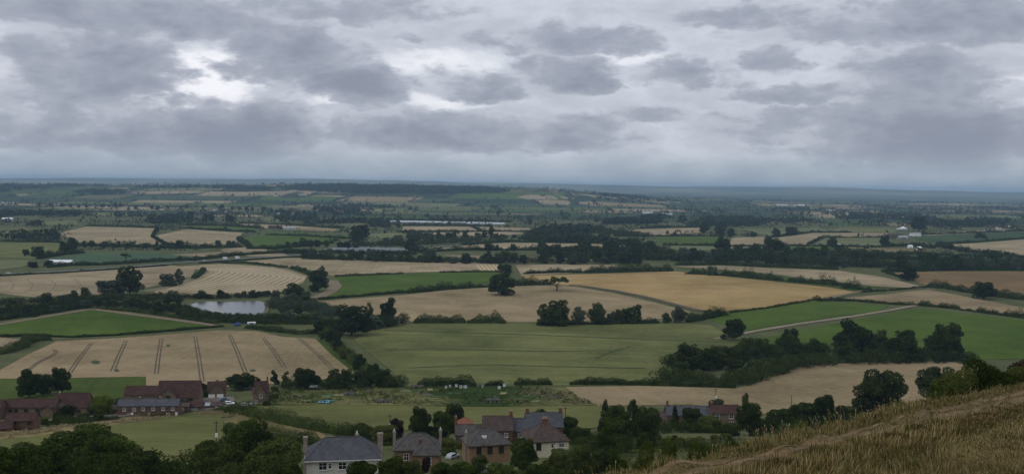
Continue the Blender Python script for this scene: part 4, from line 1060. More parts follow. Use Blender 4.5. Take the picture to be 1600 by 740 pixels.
thick('bushes among the barns at the back of the farm', [(232,634),(262,634),(300,632)], 2.6, 4, L_DARK)
thick('dark bushes between long barn and gabled farmhouse', [(84,640),(92,652),(100,660)], 3.2, 5, L_DARK)
thick('dark bushes behind the gabled farmhouse', [(140,634),(165,634),(190,632)], 3.4, 6, L_DARK)
thick('shrubs around the slate farm range', [(1025,676),(1060,674),(1100,676)], 4, 7, L_HEDGE)

# ------------------------------------------------------------------ far woods and hedgerows: one mass
def mass(name, label, C, hgt, per, M, cat='woodland'):
    """many tree-sized leaf clumps joined; C (n,2) centres, hgt (n,) heights"""
    rg = np.random.default_rng(len(C)); n = len(C); i = np.repeat(np.arange(n), per); h = hgt[i]
    d = rg.normal(0, 1, (n * per, 3)); d /= np.linalg.norm(d, axis=1)[:, None]; d[:, 2] = np.abs(d[:, 2])
    wv = np.repeat(rg.uniform(.40, .62, n), per) * h
    z0 = H(C[:, 0], C[:, 1])[i]
    P = np.stack([C[i, 0] + d[:, 0] * wv, C[i, 1] + d[:, 1] * wv, z0 + h * (.12 + .82 * d[:, 2])], 1)
    V, Fq = quads(P, d, h * .52, rg, .5)
    o = link(name, np_mesh(name, V, Fq), M); return tag(o, label, cat, kind='stuff')
def far_masses():
    pr = np.random.default_rng(77); C, hh = [], []
    for q in CELLS:
        if not in_view((sum(p[0] for p in q) / 4, sum(p[1] for p in q) / 4, 0), 120): continue
        for a, b in ((0, 1), (0, 3)):
            if pr.random() < .1: continue
            a_, b_ = np.array(q[a]), np.array(q[b]); L = np.linalg.norm(b_ - a_); step = 13 + a_[1] / 700
            t = np.arange(0, L, step) / L; big = pr.random()
            for k in t:
                if pr.random() < .12: continue
                p = a_ + (b_ - a_) * k + pr.normal(0, 3, 2); C.append(p); hh.append(pr.uniform(5, 8) if pr.random() > .10 + .35 * big * big else pr.uniform(11, 19))
    # hedges of the nearer vale, outside the fields already laid out
    y = 1550.0; C2, h2 = [], []
    boxes = [(min(p[0] for p in W), max(p[0] for p in W), min(p[1] for p in W), max(p[1] for p in W), W) for W in POLYS]
    def free(p): return not any(a <= p[0] <= b and c <= p[1] <= e and inside(p, W) for a, b, c, e, W in boxes)
    def line(a_, b_, big):
        L = np.linalg.norm(b_ - a_)
        for k in np.arange(0, L, 5.5) / L:
            p = a_ + (b_ - a_) * k + pr.normal(0, 1.2, 2)
            if pr.random() > .1 and free(p): C2.append(p); h2.append(pr.uniform(3, 5.5) if pr.random() > .05 + .12 * big else pr.uniform(9, 15))
    while y < 3300:
        dep = pr.uniform(110, 210); x = -.52 * y
        while x < .52 * y:
            wd = pr.uniform(130, 330); a_ = np.array([x, y + pr.uniform(-30, 30)]); b_ = np.array([x + wd, y + pr.uniform(-30, 30)]); c_ = np.array([x + pr.uniform(-50, 50), y + dep])
            if pr.random() < .85: line(a_, b_, pr.random())
            if pr.random() < .7: line(a_, c_, pr.random())
            x += wd
        y += dep
    mass('vale_hedgerows', 'small hedges and hedgerow trees between the fields of the middle vale', np.array(C2), np.array(h2), 9, L_FAR, 'hedgerows')
    C = np.array(C); hh = np.array(hh)
    mass('far_hedgerows', 'faint dark hedgerows and trees netting the distant vale', C, hh, 9, L_FAR, 'hedgerows')
    C, hh = [], []
    def wood(poly, n, lo=12, hi=20, open_=.35):
        W = [tuple(at(*p)[:2]) for p in poly]; xs = [p[0] for p in W]; ys = [p[1] for p in W]; k = 0; tries = 0
        while k < n and tries < n * 60:
            tries += 1; p = (pr.uniform(min(xs), max(xs)), pr.uniform(min(ys), max(ys)))
            g_ = math.sin(p[0] / 120. + 2) + math.sin(p[1] / 95. + p[0] / 210.) + math.sin(p[0] / 47. - p[1] / 60.)
            if open_ and g_ < open_: continue
            if inside(p, W): C.append(p); hh.append(pr.uniform(lo, hi)); k += 1
    # wooded ridge and copses on the far slopes
    wood([(430,293),(520,290),(560,291),(640,291),(760,294),(800,299),(780,303),(700,303),(560,303),(470,299)], 2200, 12, 20, None)
    wood([(0,290),(110,290),(190,291),(110,294),(0,295)], 300)
    wood([(200,292),(340,292),(430,294),(420,298),(330,296)], 320)
    wood([(910,301),(1000,306),(1060,316),(980,318),(930,312)], 420)
    wood([(0,296),(100,298),(190,299),(200,305),(70,302),(0,302)], 260)
    wood([(940,346),(980,342),(1030,341),(1065,343),(1080,350),(1020,353),(950,353)], 420, 12, 18)
    wood([(1065,349),(1110,342),(1200,340),(1300,338),(1380,340),(1300,350),(1200,354),(1080,355)], 430, 10, 16, .7)
    wood([(1240,340),(1330,335),(1440,336),(1500,340),(1420,348),(1300,350)], 260, 11, 17, .7)
    wood([(1430,350),(1500,345),(1600,342),(1640,350),(1560,356),(1460,358)], 240, 11, 17, .6)
    wood([(820,372),(850,362),(900,358),(960,364),(1015,374),(960,381),(860,380)], 170, 12, 18)
    wood([(1060,328),(1300,324),(1600,324),(1640,334),(1300,336),(1100,336)], 420, 10, 15, .7)
    wood([(0,334),(60,333),(180,337),(270,341),(330,346),(260,350),(140,346),(0,345)], 300, 10, 16, .6)
    wood([(430,343),(500,338),(560,342),(600,350),(520,352),(460,352)], 90, 11, 17)
    wood([(490,324),(560,320),(640,326),(600,336),(520,338)], 160, 12, 18)
    wood([(0,352),(40,350),(95,358),(90,376),(40,376),(0,372)], 50, 11, 17)
    mass('far_woodland', 'dark woods and copses on the far vale and the wooded ridge', np.array(C), np.array(hh), 12, L_FAR)
far_masses()
def weeds():
    rg = np.random.default_rng(31)
    def scatter(name, label, poly, n, hr, M, size):
        W = [tuple(at(*p)[:2]) for p in poly]; xs = [p[0] for p in W]; ys = [p[1] for p in W]; P = []
        while len(P) < n:
            p = (rg.uniform(min(xs), max(xs)), rg.uniform(min(ys), max(ys)))
            if inside(p, W) and math.sin(p[0] / 7. + p[1] / 11.) + math.sin(p[0] / 3.1 - p[1] / 5.) + rg.normal(0, .7) > .3:
                P.append(p)
        P = np.array(P); h = rg.uniform(*hr, len(P)); k = 7; i = np.repeat(np.arange(len(P)), k)
        d = rg.normal(0, 1, (len(i), 3)); d /= np.linalg.norm(d, axis=1)[:, None]; d[:, 2] = abs(d[:, 2])
        Q = np.stack([P[i, 0] + d[:, 0] * h[i] * .6, P[i, 1] + d[:, 1] * h[i] * .6, H(P[i, 0], P[i, 1]) + .35 + d[:, 2] * h[i]], 1)
        V, Fq = quads(Q, d, h[i] * .7, rg); tag(link(name, np_mesh(name, V, Fq), M), label, 'weeds', kind='stuff')
    al = [(400,632),(430,612),(640,604),(760,606),(884,607),(905,622),(930,632),(780,634),(640,633)]
    scatter('weeds', 'green weeds and vegetables over the allotments', al, 900, (.4, 1.1), L_YELLOW, .5)
    scatter('dry_weeds', 'straw coloured weeds over the allotments', [(780,612),(830,606),(884,607),(905,622),(940,634),(860,628)], 420, (.4, .9), mat('straw_weed', (.27, .22, .115), scale=.5), .5)
    scatter('rank_grass', 'straw coloured rank grass along the farm garden edge', [(-40,684),(100,665),(300,644),(372,644),(372,650),(300,648),(100,672),(-40,696)], 1100, (.35, .8), mat('straw_weed', (.27, .22, .115)), .5)
    scatter('dark_weeds', 'dark green weeds over the allotments', al, 420, (.5, 1.3), L_HEDGE, .5)
    scatter('rough_weeds', 'rough weeds at the hill foot below the gardens', [(930,705),(985,690),(1240,700),(1300,680),(1320,700),(1200,730),(950,735)], 1200, (.4, 1.0), L_YELLOW, .5)
weeds()
# ---- village trees on the left skyline
row([(60,322),(130,325),(200,323)], 9, (12,19), 'in the line left of the distant village', 'trees left of the distant village', ('oak',), (L_DARK,))
row([(200,328),(280,326),(360,328),(440,332),(480,340)], 30, (13,21), 'among the roofs of the distant village', 'distant village trees', ('oak','tall'), (L_DARK, None), jit=60)
row([(280,341),(330,345),(370,348)], 7, (16,24), 'in the group below the distant village', 'trees below the distant village', ('oak',), (L_DARK,), jit=15)
row([(480,330),(520,332),(560,334)], 10, (14,22), 'in the group right of the distant village', 'trees right of the distant village', ('oak',), (L_DARK,), jit=40)
print('PLANTS', NT_[0])

# ------------------------------------------------------------------ buildings
W_WHITE = mat('white_render', (.60, .57, .52), scale=.4, var=.12)
W_CREAM = mat('cream_render', (.62, .56, .40), scale=.4, var=.10)
W_STONE = mat('brown_stone', (.150, .112, .072), scale=1.2, var=.35, bump=.4)
W_BRICK = mat('old_brick', (.118, .070, .047), scale=1.5, var=.35, bump=.4)
W_OCHRE = mat('ochre_brick', (.235, .150, .082), scale=1.5, var=.25, bump=.3)
R_SLATE = mat('grey_slate', (.070, .072, .082), rough=.7, scale=.9, var=.30, bump=.4)
R_STONE = mat('lichened_tile', (.076, .070, .066), rough=.8, scale=1.1, var=.40, bump=.5)
R_BROWN = mat('brown_tile', (.074, .053, .046), rough=.85, scale=1.0, var=.35, bump=.5)
R_RED = mat('red_tile', (.058, .030, .025), rough=.85, scale=.9, var=.35, bump=.5)
R_ORANGE = mat('orange_tile', (.24, .095, .06), rough=.85, scale=1.0, var=.25)
C_RED = mat('chimney_brick', (.165, .075, .048), scale=2, var=.3)
C_PALE = mat('chimney_render', (.27, .23, .19), scale=1.5, var=.25)
M_POT = mat('clay_pot', (.40, .27, .19), scale=3)
M_POTW = mat('pale_pot', (.62, .58, .52), scale=3)
M_TRIM = mat('white_paint', (.72, .72, .70), rough=.5, var=.05)
M_WOOD = mat('dark_wood', (.060, .045, .033), scale=2)
M_PALEW = mat('pale_wood', (.26, .22, .17), scale=2)
M_METAL = mat('grey_sheet', (.34, .36, .37), rough=.45, var=.12, scale=.6)
M_WHITE = mat('white_sheet', (.80, .82, .83), rough=.5, var=.06, scale=.3)
def glass_mat():
    M = bpy.data.materials.new('window_glass'); M.use_nodes = True; b = M.node_tree.nodes['Principled BSDF']
    b.inputs['Base Color'].default_value = (.012, .014, .016, 1); b.inputs['Roughness'].default_value = .12; return M
M_GLASS = glass_mat()

def window(face, u, z, w, h, L, W, parent, frame=M_TRIM, name='window', panes=2):
    """frame with recessed pane and sill on one wall of a house (face: front, left, right)"""
    e = empty(name, (0, 0, 0)); e.parent = parent
    if face == 'front': e.location = (u, -W / 2, z)
    elif face == 'left': e.location = (-L / 2, u, z); e.rotation_euler = (0, 0, -math.pi / 2)
    elif face == 'right': e.location = (L / 2, u, z); e.rotation_euler = (0, 0, math.pi / 2)
    t = .09
    f = MB().box(-w/2 - t, -w/2, -.09, .05, -t, h + t).box(w/2, w/2 + t, -.09, .05, -t, h + t)
    f.box(-w/2, w/2, -.088, .05, h, h + t).box(-w/2, w/2, -.088, .05, -t, 0)
    if panes == 2: f.box(-.03, .03, -.086, .04, 0, h)
    f.box(-w/2, w/2, -.084, .04, h * .55, h * .55 + .05)
    f.build('frame', frame, e)
    MB().box(-w/2, w/2, -.03, .04, 0, h).build('pane', M_GLASS, e)
    MB().box(-w/2 - .16, w/2 + .16, -.17, .02, -t - .08, -t).build('sill', frame, e)
    return e
def door(u, w, h, W, parent, M=M_WOOD, z=0.0, name='door'):
    d = MB().box(u - w/2, u + w/2, -W/2 - .08, -W/2 + .02, z, z + h).build(name, M, parent)
    MB().box(u + w * .28, u + w * .34, -W/2 - .13, -W/2 - .08, z + h * .45, z + h * .52).build('handle', M_METAL, d)
    return d
def wall_gable(mb, L, W, E, Rh, z0=-3.0):
    """walls of a gabled block, ridge along x"""
    a, b = L / 2, W / 2
    v = [(-a,-b,z0),(a,-b,z0),(a,b,z0),(-a,b,z0),(-a,-b,E),(a,-b,E),(a,b,E),(-a,b,E),(-a,0,E+Rh),(a,0,E+Rh)]
    return mb.add(v, [(0,1,5,4),(2,3,7,6),(3,0,4,8,7),(1,2,6,9,5),(4,5,9,8),(6,7,8,9)])
def roof_gable(mb, L, W, E, Rh, oh=.3, t=.16, og=None):
    a = L / 2 + (og if og is not None else oh); sl = Rh / (W / 2); b = W / 2 + oh; ze = E - oh * sl + .05; zr = E + Rh + .05
    for s in (-1, 1):
        mb.add([(-a, s*b, ze), (a, s*b, ze), (a, 0, zr), (-a, 0, zr), (-a, s*b, ze + t), (a, s*b, ze + t), (a, 0, zr + t), (-a, 0, zr + t)],
               [(0,1,2,3),(4,7,6,5),(0,4,5,1),(1,5,6,2),(3,2,6,7),(0,3,7,4)])
    return mb
def roof_hip(mb, L, W, E, Rh, inset, oh=.45, t=.16):
    a, b = L / 2 + oh, W / 2 + oh; r = max(.05, L / 2 - inset); z0 = E - .12; z1 = z0 + t
    v = [(-a,-b,z0),(a,-b,z0),(a,b,z0),(-a,b,z0),(-a,-b,z1),(a,-b,z1),(a,b,z1),(-a,b,z1),(-r,0,E+Rh),(r,0,E+Rh)]
    return mb.add(v, [(0,3,2,1),(0,1,5,4),(1,2,6,5),(2,3,7,6),(3,0,4,7),(4,5,9,8),(6,7,8,9),(5,6,9),(7,4,8)])
def house(name, label, pos, rot, L, W, E, Rh, wall, roof, kind='gable', inset=3.0, chims=(), wins=(), doors=(), cat='house', fascia=None,
          wing=None, ridge=True, group=None, skylights=()):
    o = empty(name, pos, R(rot)); tag(o, label, cat, group)
    if kind == 'gable':
        wall_gable(MB(), L, W, E, Rh).build('wall', wall, o); ro = roof_gable(MB(), L, W, E, Rh).build('roof', roof, o)
        if ridge: MB().tube([(-L/2 - .3, 0, E + Rh + .19), (L/2 + .3, 0, E + Rh + .19)], [.13, .13], 6).build('ridge_tiles', roof, ro)
    else:
        MB().box(-L/2, L/2, -W/2, W/2, -3, E).build('wall', wall, o); ro = roof_hip(MB(), L, W, E, Rh, inset).build('roof', roof, o)
        r = max(.05, L/2 - inset); a, b = L/2 + .45, W/2 + .45
        mb = MB().tube([(-r, 0, E + Rh + .02), (r, 0, E + Rh + .02)], [.13, .13], 6)
        for sx in (-1, 1):
            for sy in (-1, 1): mb.tube([(sx * a, sy * b, E + .05), (sx * r, 0, E + Rh + .02)], [.10, .10], 5)
        mb.build('hip_tiles', roof, ro)
        f = fascia or M_WOOD; e = .49
        mb = MB().box(-L/2 - e, L/2 + e, -W/2 - e, -W/2 - e + .07, E - .22, E - .02).box(-L/2 - e, -L/2 - e + .07, -W/2 - e + .08, W/2 + e, E - .22, E - .02).box(L/2 + e - .07, L/2 + e, -W/2 - e + .08, W/2 + e, E - .22, E - .02)
        mb.build('gutter', f, o)
    if wing:   # a gabled or hipped wing pushed out towards the front: (u, width, depth, E, R, hip)
        u, w, dp, e2, r2, hip = wing
        wo = empty('wing', (u, -W / 2 - dp / 2 + 1.2, 0), -math.pi / 2); wo.parent = o
        ln = dp + 2.4
        wall_gable(MB(), ln, w - .02, e2, r2).build('wall', wall, wo) if not hip else MB().box(-ln/2, ln/2, -w/2, w/2, -3, e2).build('wall', wall, wo)
        wr = (roof_gable(MB(), ln + W * .5, w, e2, r2) if not hip else roof_hip(MB(), ln + 4, w, e2, r2, w * .5)).build('roof', roof, wo)
        wr.location = (-W * .25, 0, 0) if not hip else (-2, 0, 0)
    for (x, y, w, d, top, M, pot) in chims:
        b = E if kind != 'gable' else E - .5
        c = MB().box(x - w/2, x + w/2, y - d/2, y + d/2, -.5 if abs(x) > L/2 else b - .6, top).box(x - w/2 - .07, x + w/2 + .07, y - d/2 - .07, y + d/2 + .07, top - .35, top - .12).build('chimney', M, o)
        for k in range(pot):
            xx = x + (k - (pot - 1) / 2) * .42
            MB().tube([(xx, y, top - .02), (xx, y, top + .55)], [.17, .13], 8).build('chimney_pot', M_POTW if M is C_PALE else M_POT, c)
    for q in wins: window(q[0], q[1], q[2], q[3], q[4], L, W, o, *(q[5:] or ()))
    for q in doors: door(q[0], q[1], q[2], W, o, *(q[3:] or ()))
    for (u, v) in skylights:   # on the front slope
        z = E + Rh * (1 - v / (W / 2)); s = math.atan2(Rh, W / 2)
        e = empty('skylight', (u, -v, z + .12)); e.parent = o; e.rotation_euler = (s, 0, 0)
        MB().box(-.6, .6, -.5, .5, -.05, .06).build('frame', M_TRIM, e); MB().box(-.45, .45, -.38, .38, .06, .09).build('pane', M_METAL, e)
    return o
def HP(px, py):                                   # ground point and metres per pixel there
    p = at(px, py); return p, math.hypot(p[0], p[1]) / FPX

# ---- houses under the hill
p, s = HP(536, 753)
house('white_house', 'white rendered house with hipped slate roof and two tall chimneys', p, 9, 13.4, 8.6, 5.6, 3.2, W_WHITE, R_SLATE, 'hip', 3.3,
      [(-7.1, .3, .75, .9, 9.0, C_PALE, 0), (7.05, 1.4, 1.0, .9, 9.1, C_PALE, 0), (2.6, 1.2, .6, .6, 9.1, C_PALE, 1)],
      [('front', -3.7, 3.8, 1.35, 1.25), ('front', -2.4, 4.0, .5, .9, M_TRIM, 'window', 1), ('front', -.1, 3.8, 1.35, 1.25), ('front', 3.0, 3.8, 1.35, 1.25), ('front', -3.4, .9, 1.6, 1.3), ('left', 0, 3.3, 1.1, 1.2)], fascia=M_TRIM)
p, s = HP(652, 732)
house('stone_house', 'brown stone house with hipped slate roof and a front wing', p, 4, 9.8, 7.4, 5.3, 3.0, W_OCHRE, R_STONE, 'hip', 3.2,
      [(-5.3, .6, .6, .7, 8.6, C_PALE, 1), (.6, -2.6, .5, .5, 7.6, C_RED, 0), (5.2, 1.5, .6, .7, 8.7, C_PALE, 1)],
      [('front', -2.4, 3.1, 1.0, 1.4), ('left', 0, 3.1, 1.0, 1.4)], wing=(2.2, 5.4, 2.6, 4.9, 2.9, True))
wg = [c for c in bpy.data.objects if c.name.startswith('wing')][-1]
window('right', 0.4, 2.9, 1.05, 1.45, 2.6 + 2.4, 5.4, wg)
p, s = HP(759, 719)
house('brick_house', 'ochre brick house with hipped grey roof and skylight', p, 16, 10.4, 8.0, 5.0, 3.2, W_OCHRE, R_STONE, 'hip', 3.8,
      [(-5.4, -1.2, .5, .5, 7.9, C_PALE, 1)],
      [('front', -2.8, 2.9, 1.1, 1.8, M_WOOD), ('front', 0, 2.9, 1.1, 1.8, M_WOOD), ('front', 2.9, 2.9, 1.1, 1.8, M_WOOD), ('left', 0, 3.0, 1.0, 1.5, M_WOOD)], skylights=[(-1.0, 2.2)])
p, s = HP(851, 711)
house('cream_house', 'cream walled house with pyramid brown tiled roof and central chimney', p, 14, 10.2, 9.6, 5.0, 4.0, W_CREAM, R_BROWN, 'hip', 4.6,
      [(0, .2, 1.7, .9, 9.9, C_RED, 3)], [('front', 3.2, 3.4, 1.3, .9), ('front', .7, 3.3, .6, 1.0, M_TRIM, 'window', 1), ('front', -3.0, 2.9, 1.2, 1.8, M_WOOD), ('left', 0, 3.1, 1.1, 1.4)])
MB().box(1.5, 1.75, -5.1, -4.8, -1, 5.0).build('drain_pipe', M_TRIM, [o for o in bpy.data.objects if o.name == 'cream_house'][0])
p, s = HP(777, 695)
house('tiled_cottage', 'cottage with steep brown tiled roof and pale gable coping', p, 3, 8.4, 6.4, 5.2, 3.3, W_BRICK, R_BROWN, 'gable', 0,
      [(3.9, 0, .9, .7, 10.0, C_RED, 2)], [('front', 2.4, 3.3, .9, 1.0)])
p, s = HP(811, 694)
house('slate_annex', 'low slate roofed annex between the tiled and slate cottages', p, 3, 4.6, 6.0, 4.8, 2.9, W_BRICK, R_SLATE, 'gable', 0, [], [('front', 0, 3.0, .9, 1.0)])
p, s = HP(849, 690)
house('slate_cottage', 'long slate roofed cottage with a red chimney at each end', p, 5, 10.8, 6.6, 5.4, 3.4, W_BRICK, R_SLATE, 'gable', 0,
      [(-5.0, 0, .9, .7, 10.2, C_RED, 2), (5.0, 0, .9, .7, 10.3, C_RED, 2)], [('front', -2.5, 3.4, .9, 1.1), ('front', 2.2, 3.4, .9, 1.1)])
p, s = HP(733, 694)
house('grey_outhouse', 'low grey roofed outhouse left of the tiled cottage', p, 4, 7.8, 5.2, 3.6, 2.2, W_BRICK, R_STONE, 'gable', 0, [(-3.9, 0, .8, .8, 8.2, C_RED, 1)], [('front', 1.5, 1.6, .8, .9)])
p, s = HP(726, 687)
house('orange_roofed_shed', 'small shed with bright orange pyramid roof', p, 0, 4.0, 4.0, 5.3, 1.8, W_BRICK, R_ORANGE, 'hip', 1.9, cat='shed', wins=[('front', 0, 2.6, .8, .8)])

# ---- farm with red roofs
def PXH(name, label, px, py, Lp, Ep, Rp, W, rot, wall, roof, **k):
    p, s = HP(px, py); return house(name, label, p, rot, Lp * s, W, Ep * s, Rp * s, wall, roof, **k)
s4 = HP(200, 648)[1]
PXH('brick_terrace', 'terrace of brick cottages with long slate roof and white windows', 234, 649, 87, 17.5, 7.5, 6.2, 5, W_BRICK, R_SLATE,
    wins=[('front', (u - 234) * s4, z * s4, 1.0, 1.0) for u, z in ((201, 10.5), (215, 10.5), (228, 11), (242, 11), (256, 11), (270, 11), (207, 2), (263, 2))],
    doors=[((212 - 234) * s4, .9, 2.0, M_TRIM), ((236 - 234) * s4, .9, 2.0, M_PALEW), ((275 - 234) * s4, .9, 2.0, M_TRIM)],
    chims=[(-43 * s4 * .33, 0, .6, .5, 27 * s4, C_RED, 2), (43 * s4 * .35, 0, .6, .5, 27 * s4, C_RED, 2)])
PXH('brick_lean_to', 'low brick outbuilding with one white window beside the terrace', 287, 643, 17, 10, 3.5, 4.5, 5, W_BRICK, R_BROWN, wins=[('front', 0, 4 * s4, 1.0, 1.0)], cat='outbuilding')
PXH('garage', 'small garage with red tiled roof and pale door', 306, 641, 21, 8, 5, 5.5, 4, W_BRICK, R_RED, doors=[(0, 10 * s4, 6.5 * s4, M_METAL)], cat='garage')
PXH('long_barn', 'long low farm building with plain red tiled roof', 52, 652, 70, 18, 8.5, 7.5, 6, W_STONE, R_RED, cat='barn',
    wins=[('front', (u - 52) * s4, 11 * s4, 1.3, 1.2, M_WOOD) for u in (26, 34, 47, 63)], wing=(6.4, 4.6, 1.5, 14 * s4, 7 * s4, False))
PXH('small_barn', 'small red roofed barn in front of the long farm building', 36, 672, 39, 17, 8, 6.0, 8, W_BRICK, R_RED, cat='barn',
    wins=[('front', (u - 36) * s4, z * s4, 1.1, 1.0, M_WOOD) for u, z in ((30, 11), (47, 11), (30, 1.5), (38, 1.5), (48, 1.5))])
PXH('low_shed', 'low red roofed shed at the left end of the farm', 4, 674, 26, 7, 7, 5.5, 14, W_BRICK, R_RED, cat='shed', wins=[('front', 1, 2 * s4, .8, .8, M_WOOD)])
PXH('gabled_farmhouse', 'tall farmhouse with red roof, front gable and pale flat dormer', 115, 650, 47, 17, 17, 8.0, 4, W_STONE, R_RED,
    wing=(-2.2, 5.6, 2.0, 19 * s4, 9 * s4, False), wins=[('front', 3.2, 2.4, 1.4, 1.1, M_WOOD)], chims=[(-5, 0, .6, .6, 36 * s4, C_PALE, 1)])
wg = [c for c in bpy.data.objects if c.name.startswith('wing')][-1]
window('right', 0, 12 * s4, 1.7, 1.3, 2.0 + 2.4, 5.6, wg, M_WOOD)
PXH('red_roofed_cottage', 'red roofed cottage partly hidden behind the lime green tree', 150, 648, 26, 9, 7, 6, 4, W_BRICK, R_RED, wins=[('front', -1, 3 * s4, 1.2, .8)])
PXH('edge_cottage', 'dark red roofed cottage at the left edge of the farm', -5, 654, 20, 18, 9, 6, 4, W_BRICK, R_RED, wins=[('front', 1.5, 9 * s4, 1.0, 1.0, M_WOOD)])
PXH('dark_outbuilding', 'dark roofed outbuilding left of the brick terrace', 178, 646, 20, 9, 7, 6, 4, W_BRICK, R_BROWN, cat='outbuilding', doors=[(0, 2.0, 2.1)])
p_, s5 = HP(222, 626)
PXH('stone_barn', 'stone barn with red roof behind the brick terrace', 222, 626, 44, 12, 10, 7.5, 6, W_STONE, R_RED, cat='barn', wins=[('front', 3.0, 3 * s5, 1.3, .9), ('front', -4, 3 * s5, 1.3, .9, M_WOOD)])
PXH('big_barn', 'largest red roofed barn with a stone gable', 282, 630, 60, 13, 21, 10, 6, W_STONE, R_RED, cat='barn',
    wing=(-3.6, 6.4, 1.8, 17 * s5, 10 * s5, False), wins=[('front', 5.0, 2.4, 1.8, 1.2, M_WOOD)], doors=[(3.2, 1.1, 2.1)])
wg = [c for c in bpy.data.objects if c.name.startswith('wing')][-1]
window('right', 0, 13 * s5, 1.6, 1.0, 1.8 + 2.4, 6.4, wg, M_WOOD)
p, s = HP(339, 621)
b = house('gabled_barn', 'gable fronted barn with two white garage doors', p, 14, 26 * s, 7.5, 12.5 * s, 12 * s, W_STONE, R_RED, cat='barn', wing=(0, 25 * s, .6, 12.5 * s, 13.5 * s, False))
for u in (-2.0, 1.5): MB().box(u - 1.35, u + 1.35, -5.72, -5.50, 0, 2.7).build('garage_door', M_TRIM, b)
p, s = HP(408, 627)
h = house('small_cottage', 'small steep gabled stone cottage with two chimneys', p, 22, 20 * s, 6.0, 16 * s, 15 * s, W_STONE, R_RED, chims=[(2.6, 0, .6, .6, 38 * s, C_RED, 1), (-2.2, 0, .5, .5, 35 * s, C_RED, 1)], wing=(-1.2, 18 * s, 1.6, 17 * s, 13 * s, False))
wg = [c for c in bpy.data.objects if c.name.startswith('wing')][-1]
window('right', .5, 10 * s, 1.1, 1.3, 1.6 + 2.4, 18 * s, wg); window('right', -1.6, 2.5 * s, .8, 1.0, 1.6 + 2.4, 18 * s, wg)
PXH('grey_shed', 'grey shed with pale door beside the parked white car', 340, 639, 18, 7, 4, 4, 6, W_BRICK, R_BROWN, cat='shed', doors=[(0, 1.2, 1.6, M_TRIM)])
PXH('tarred_shed', 'dark open shed in the farmyard', 323, 638, 12, 6, 2.5, 4, 3, M_WOOD, M_METAL, cat='shed', doors=[(0, 1.6, 1.6)])
PXH('low_greenhouse', 'low grey shed by the paddock hedge right of the white car', 386, 636, 16, 4, 3, 4, 3, M_METAL, M_METAL, cat='shed', doors=[(0, .8, 1.2)])

# ---- farmhouse below the hill brow
p, s = HP(1131, 662)
house('red_roofed_farmhouse', 'stone farmhouse with red roof and two white windows', p, 2, 42 * s, 7, 20 * s, 9.5 * s, W_STONE, R_RED,
      wins=[('front', -14 * s, 12 * s, 1.5, 1.6), ('front', 7.5 * s, 12.5 * s, 1.5, 1.6), ('front', 8 * s, 1 * s, 1.5, 1.4)], chims=[(-20 * s, 0, .8, .7, 34 * s, C_RED, 2)])
house('slate_farmhouse', 'long slate roofed farm range joined to the red roofed farmhouse', (at(1075, 660)), 2, 70 * s, 6.5, 15 * s, 11 * s, W_BRICK, R_SLATE,
      wins=[('front', -26 * s, 6 * s, 1.2, .9)], chims=[(-33 * s, 0, .8, .8, 34 * s, C_RED, 2)], cat='farmhouse')
PXH('slate_outbuilding', 'small brown gabled outbuilding left of the slate range', 1030, 664, 14, 12, 8, 6, 4, W_BRICK, R_BROWN, cat='outbuilding', wins=[('front', 0, 6 * s, 1.4, .7)])
PXH('garden_shed', 'pale roofed garden shed below the bushes at the hill foot', 945, 728, 18, 8, 4, 2.6, -6, M_WOOD, M_METAL, cat='shed', doors=[(.3, .7, 1.5)])

# ---- allotment sheds, hives, cloths
for i, (px, py, w, M, lb) in enumerate([(764, 629, 7, M_METAL, 'pale grey allotment hut left of its twin'), (776, 629, 9, M_PALEW, 'brown wooden allotment hut right of its twin'),
        (490, 609, 10, M_WOOD, 'dark allotment shed with white roof edge'), (866, 622, 16, M_PALEW, 'long low allotment shed in dry grass'), (652, 606, 18, M_PALEW, 'low brown allotment shed at the hedge gap'), (750, 606, 5, M_PALEW, 'narrow wooden hut between the hedge pieces'),
        (600, 629, 24, M_METAL, 'low grey cold frame row in the allotments'), (545, 617, 16, M_METAL, 'grey rubbish heap shed among the weeds')]):
    PXH('allotment_shed', lb, px, py, w, 5.5 if w < 15 else 3.0, 1.6, 2.4, 2, M, R_STONE if M is not M_WOOD else M_METAL, cat='shed', doors=[(0, .8, 1.3)])
for i, px in enumerate((703, 713, 727, 753, 780, 788, 697, 720)):
    p, s = HP(px, (606, 605, 607, 606, 608, 604, 607.5, 607)[i]); o = empty('beehive', p, .3 * i)
    w = .42 + .1 * (i % 3)
    MB().box(-w, w, -w, w, .25, 1.4).build('body', M_TRIM, o); MB().box(-w - .1, w + .1, -w - .1, w + .1, 1.4, 1.62).build('lid', M_METAL, o); MB().box(-w * .8, w * .8, -w * .8, w * .8, -.4, .25).build('stand', M_WOOD, o)
    tag(o, '%s white hive box from the left along the allotment hedge' % ORD[sorted((703, 713, 727, 753, 780, 788, 697, 720)).index(px)], 'hive', 'hive boxes by the allotment hedge')
def crumple(name, label, px, py, w, d, M, h=1.0, seed=1):
    rg = np.random.default_rng(seed); p, s = HP(px, py); n = 14; g = np.linspace(-.5, .5, n); X, Y = np.meshgrid(g * w, g * d)
    Z = rg.uniform(.1, 1, X.shape) * h * (1 - np.maximum(np.abs(X / w), np.abs(Y / d)) * 1.2) + .45
    X = X + rg.normal(0, w * .03, X.shape); Y = Y + rg.normal(0, d * .04, Y.shape); Zg = H(X + p[0], Y + p[1]) - p[2]
    i = np.arange(n - 1)[:, None] * n + np.arange(n - 1)[None]; Fq = np.stack([i, i + 1, i + n + 1, i + n], -1).reshape(-1, 4)
    o = link(name, np_mesh(name, np.stack([X, Y, Z + Zg], -1).reshape(-1, 3), Fq), M); o.location = tuple(p); return tag(o, label, 'tarpaulin')
